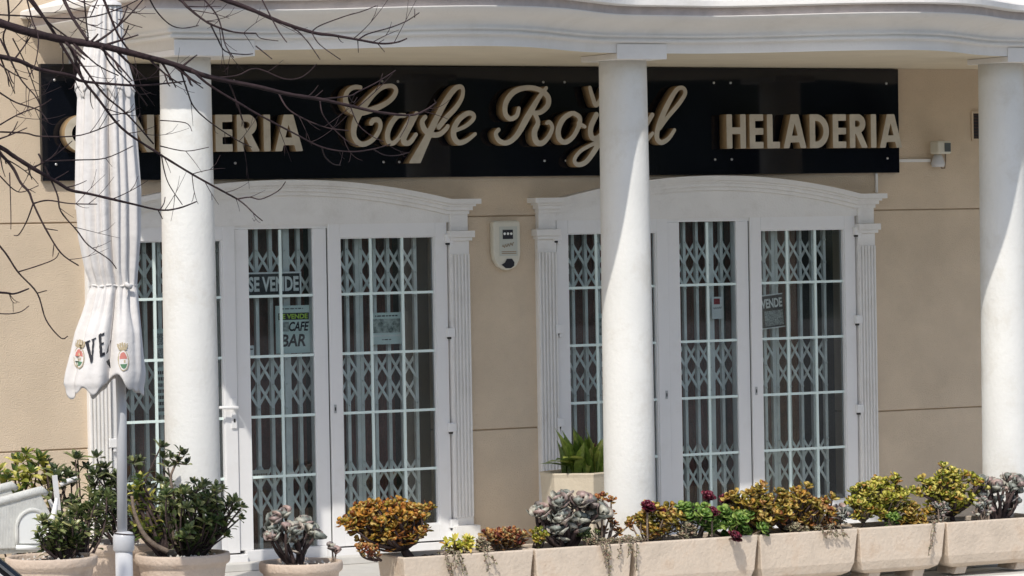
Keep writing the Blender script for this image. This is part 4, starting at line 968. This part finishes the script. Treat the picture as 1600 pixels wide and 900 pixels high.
# ------------------------------------------------------------------ bare tree
T = empty('bare_tree', (-9.0, -7.1, -.4), 'leafless tree with thin dark twigs reaching in from the upper left', 'tree')
rnd = random.Random(11)
tw = MB()
def branch(pts, w0, w1, Y0=-6.9, Y1=None, twigs=0, seedk=0):
    Y1 = Y0 if Y1 is None else Y1; n = len(pts); P3 = []
    for k, (x, y) in enumerate(pts):
        t = k/(n-1); p = at(x, y, Y0+(Y1-Y0)*t); P3.append((p.x, p.y, p.z))
    sm = smooth_path(P3, 5); m_ = len(sm); P = [Vector(p) for p in sm]
    r_ = [(w0+(w1-w0)*(k/(m_-1))**.8)/2/297*random.uniform(.92, 1.1) for k in range(m_)]
    tw.tube(P, r_, 7)
    for q_ in range(int(twigs*1.7)):
        k = rnd.randint(m_//5, m_-2); d = (P[k+1]-P[k-1]).normalized(); s_ = rnd.choice((-1, 1)); 
        upv = Vector((-d.z, 0, d.x)); a = d*rnd.uniform(.5, 1)+upv*s_*rnd.uniform(.4, 1)+Vector((0, rnd.uniform(-.4, .4), 0)); a.normalize()
        l = rnd.uniform(.05, .26); c0 = P[k]; bend = upv*rnd.uniform(-.35, .35)
        pp = [c0+a*l*t/6+bend*l*(t/6)**2+Vector((0, 0, .12*l*(t/6)**2)) for t in range(7)]; rr = max(.0018, r_[k]*.45)
        tw.tube(pp, [rr*(1-.55*t/6) for t in range(7)], 5)
        if l > .14:
            a2 = (a+upv*s_*.9+Vector((0, 0, .2))).normalized(); c1 = pp[3]; tw.tube([c1, c1+a2*l*.2, c1+a2*l*.35+Vector((0, 0, .02))], [rr*.7, rr*.6, rr*.4], 5)
BR = [
 ([(-420,-60),(-200,-10),(-30,28),(0,36),(45,50),(90,60),(125,66),(160,72),(210,84),(260,97),(290,107),(330,121),(400,135),(450,147),(500,155),(550,166),(590,175),(640,180),(665,172),(682,160)], 15, 2.2, 12),
 ([(-420,-60),(-300,30),(-120,60),(0,88),(30,95),(60,108),(110,118),(130,127),(200,133),(230,133),(290,127)], 10, 2, 6),
 ([(-420,40),(-200,150),(-60,205),(0,230),(20,243),(50,262),(90,285),(110,297),(140,303),(200,317),(250,328),(280,325),(307,315)], 9, 1.8, 5),
 ([(-420,-200),(-100,-160),(150,-90),(290,-30),(340,-5),(380,10),(400,18),(440,35),(490,51),(520,55),(560,62),(595,68),(620,66),(636,60)], 10, 2, 3),
 ([(100,-110),(200,-50),(275,-5),(292,10),(310,25),(330,38),(365,50),(400,52)], 6, 2, 5),
 ([(300,110),(330,135),(380,165),(400,177),(457,207),(503,230),(547,237),(583,233),(610,225)], 3.6, 1.5, 4),
 ([(283,112),(293,143),(303,167),(327,190),(367,217),(393,230)], 2.6, 1.4, 3),
 ([(-200,10),(-60,-20),(30,-25),(50,0),(90,60),(130,125),(150,150),(190,200),(245,238),(300,272),(345,297),(371,311)], 5.5, 2.6, 9),
 ([(371,311),(385,322),(398,335),(410,345)], 2.2, 1.4, 1), ([(371,311),(390,308),(408,311),(435,298),(446,284)], 2.2, 1.2, 1),
 ([(252,241),(257,268),(265,290),(285,320)], 2, 1.2, 1), ([(250,328),(256,318),(258,308)], 2, 1.2, 0), ([(247,328),(254,342)], 2, 1.3, 0),
 ([(-80,200),(-20,225),(0,240),(20,262),(32,285),(45,300),(52,318),(70,355),(95,395),(123,415)], 6, 1.8, 4),
 ([(52,318),(75,313),(110,318),(152,319)], 2.4, 1.4, 2), ([(52,318),(42,345),(30,366),(22,368)], 2.2, 1.3, 0), ([(70,357),(90,360)], 2, 1.2, 0),
 ([(-60,330),(0,385),(28,425),(58,458),(72,500),(95,528),(106,525)], 2.8, 1.5, 0), ([(28,425),(60,415),(85,405),(92,395)], 1.9, 1.2, 0), ([(58,458),(73,454)], 1.9, 1.2, 0),
 ([(-100,455),(0,457),(22,459),(45,451)], 4, 2, 2), ([(-60,480),(0,490),(30,488),(45,478)], 2, 1.2, 0),
 ([(60,240),(88,300),(95,330),(120,360),(138,383),(170,405),(182,420)], 2.6, 1.5, 2),
 ([(70,-70),(90,-20),(100,0),(115,30),(137,63)], 5.5, 4, 3), ([(140,-40),(160,-5),(172,25),(185,55),(205,82),(225,92)], 5, 2, 3),
 ([(130,-20),(134,25),(138,60)], 2.4, 1.8, 1), ([(-40,20),(0,23),(40,25),(100,29),(150,25),(190,12),(215,0)], 2.6, 1.5, 3),
 ([(-40,120),(0,145),(25,160),(60,172),(75,190)], 3, 1.5, 2), ([(-40,205),(0,206),(40,208),(64,213),(127,211),(187,188)], 3, 1.5, 2),
 ([(0,60),(30,120),(55,150),(65,170)], 2.5, 1.5, 2), ([(10,-20),(14,30),(5,60),(20,100),(25,110)], 3, 1.8, 2), ([(20,60),(40,100),(55,140),(64,165)], 2, 1.2, 1),
 ([(0,195),(30,178),(64,165),(80,155)], 2.2, 1.2, 1), ([(40,-10),(50,30),(60,60),(55,100),(45,120)], 2.4, 1.3, 2),
 ([(487,50),(500,40),(540,25),(565,18),(588,9)], 2, 1.4, 0), ([(560,62),(575,53),(610,43),(635,33),(655,20)], 2.2, 1.4, 0), ([(648,27),(648,14)], 1.4, 1, 0),
 ([(425,28),(460,45),(478,62),(490,78),(500,93)], 2.2, 1.4, 0), ([(487,51),(500,70),(532,93)], 1.9, 1.3, 0), ([(559,63),(560,82)], 1.6, 1, 0), ([(590,68),(601,81)], 1.8, 1, 0), ([(590,68),(600,62)], 1.5, 1, 0),
 ([(405,-10),(420,20),(435,48),(448,66)], 2.4, 1.4, 1), ([(310,-10),(335,18),(345,40),(352,70),(365,90)], 2.6, 1.5, 2), ([(232,-5),(245,18),(265,38),(285,44),(310,40)], 2.2, 1.3, 1),
 ([(330,40),(340,60),(352,80),(380,85),(395,84)], 2.6, 1.4, 1), ([(400,52),(408,60),(435,64)], 1.6, 1, 0), ([(400,72),(425,92)], 2, 1.3, 0),
 ([(330,122),(370,118),(400,107),(443,123),(467,122),(482,113),(495,100)], 2.2, 1.4, 1), ([(500,155),(545,150),(560,143),(590,128),(618,110)], 2.4, 1.5, 0), ([(545,150),(552,160),(558,152)], 1.5, 1, 0),
 ([(500,158),(505,180),(525,205),(545,222),(560,228)], 2, 1.3, 1), ([(435,145),(450,170),(480,188),(513,200),(545,204)], 2.4, 1.5, 2), ([(548,168),(560,195),(580,212),(600,222)], 1.8, 1.1, 0),
 ([(503,230),(508,245),(520,256),(532,258)], 2, 1.3, 1), ([(583,233),(600,242),(620,243),(640,238)], 1.9, 1.2, 0), ([(640,180),(636,195),(625,215)], 1.6, 1, 0),
 ([(667,172),(680,162),(678,155)], 1.6, 1.1, 0), ([(100,60),(120,90),(140,118),(165,150),(200,180),(240,225)], 4, 2.2, 4), ([(160,72),(168,92),(180,108),(206,133),(230,165)], 3, 1.8, 2),
 ([(30,-20),(70,30),(110,62),(150,100),(185,118)], 3, 1.6, 3), ([(185,30),(205,38),(222,43)], 1.6, 1, 0), ([(250,188),(290,192),(300,205)], 1.6, 1, 0), ([(250,228),(290,236),(326,230)], 1.8, 1.1, 1),
 ([(68,252),(120,250),(165,247),(208,228)], 2.2, 1.3, 1), ([(0,275),(20,295),(35,300),(60,290)], 2, 1.1, 1), ([(15,270),(17,330),(17,358)], 1.8, 1.1, 0),
]
for k, (pts, w0, w1, tg) in enumerate(BR):
    main = k < 5 or k == 7
    y_ = -6.9+(.35*sin(k*2.1) if not main else [0, -.15, .2, .1, -.1, 0, 0, .15][k]); branch(pts, w0, w1, y_, y_+.25*sin(k*1.3), tg)
tw.build('branches', M['bark'], T, fix=False)
b = MB(); tp = at(-420, -60, -6.9); tp2 = at(-420, -200, -6.9); tp3 = at(-420, 40, -6.9)
b.tube([(-9.0, -7.1, -.42), (-8.95, -7.1, .3), (-8.85, -7.05, 1.4), (tp3.x-.45, -7.0, 2.4), (tp3.x-.12, -6.9, tp3.z-.1), (tp.x-.02, -6.9, tp.z), (tp2.x, -6.9, tp2.z+.05), (tp2.x+.3, -6.9, tp2.z+1.2)], [.20, .15, .13, .11, .085, .065, .05, .02], 14)
b.build('trunk', M['bark'], T, fix=False)

# ------------------------------------------------------------------ parked car cut by the lower left corner
KY = -6.0
k0 = at(0, 868, KY); k1 = at(38, 899, KY)
sl = (k1.z-k0.z)/(k1.x-k0.x); zb = -.40
CR = empty('parked_car', (k0.x-1.8, KY+.8, zb), 'black parked car with chrome window trim cut by the lower left corner', 'car')
def off(x, dz=0): return (x, k0.z+(x-k0.x)*sl+dz)
x0 = k0.x; ztop = k0.z+.18; xt = x0+(ztop-k0.z)/sl; xr = x0+(.30-k0.z)/sl
body = [(x0-4.0, zb+.2), (x0-4.05, zb+.55), (x0-3.9, zb+.72), (x0-3.0, zb+.80), (xt-1.75, ztop-.03), (xt-1.0, ztop+.04), (xt-.3, ztop+.02), off(xt), off(x0), off(xr), (xr+.35, .27), (xr+.5, .12), (xr+.5, zb+.25), (xr+.3, zb+.18), (x0-3.8, zb+.18)]
b = MB(); b.prism(body, KY+.02, KY+1.6, lambda u, v, h: (u, h, v)); b.build('body', M['car_paint'], CR, bevel=.03)
def strip(d0, d1, y, mt, nm, a=xt-.2, c_=None):
    c_ = xr if c_ is None else c_; b = MB(); b.prism([off(a, d0), off(c_, d0), off(c_, d1), off(a, d1)], y, y+.02, lambda u, v, h: (u, h, v)); return b.build(nm, mt, CR)
strip(-.055, -.038, KY+.004, M['chrome'], 'window_trim', xt); strip(-.135, -.085, KY+.004, M['pvc'], 'window_trim', xt+.05)
b = MB(); b.prism([(xt-1.6, .38), (xt-1.0, ztop-.02), (xt-.1, ztop-.05), off(x0, -.16), (x0+.1, .34)], KY+.006, KY+.018, lambda u, v, h: (u, h, v)); b.build('side_window', M['grey_glass'], CR)
for wx in (x0-3.2, xr-.15):
    for wy in (KY+.03, KY+1.45):
        b = MB(); b.tube([(wx, wy-.04, zb+.31), (wx, wy+.16, zb+.31)], .31, 32, 0, True, False); wh = b.build('wheel', M['rubber'], CR)
        b = MB(); b.tube([(wx, wy-.05, zb+.31), (wx, wy-.041, zb+.31)], .20, 24, 0, True, False); b.build('rim', M['chrome'], wh)
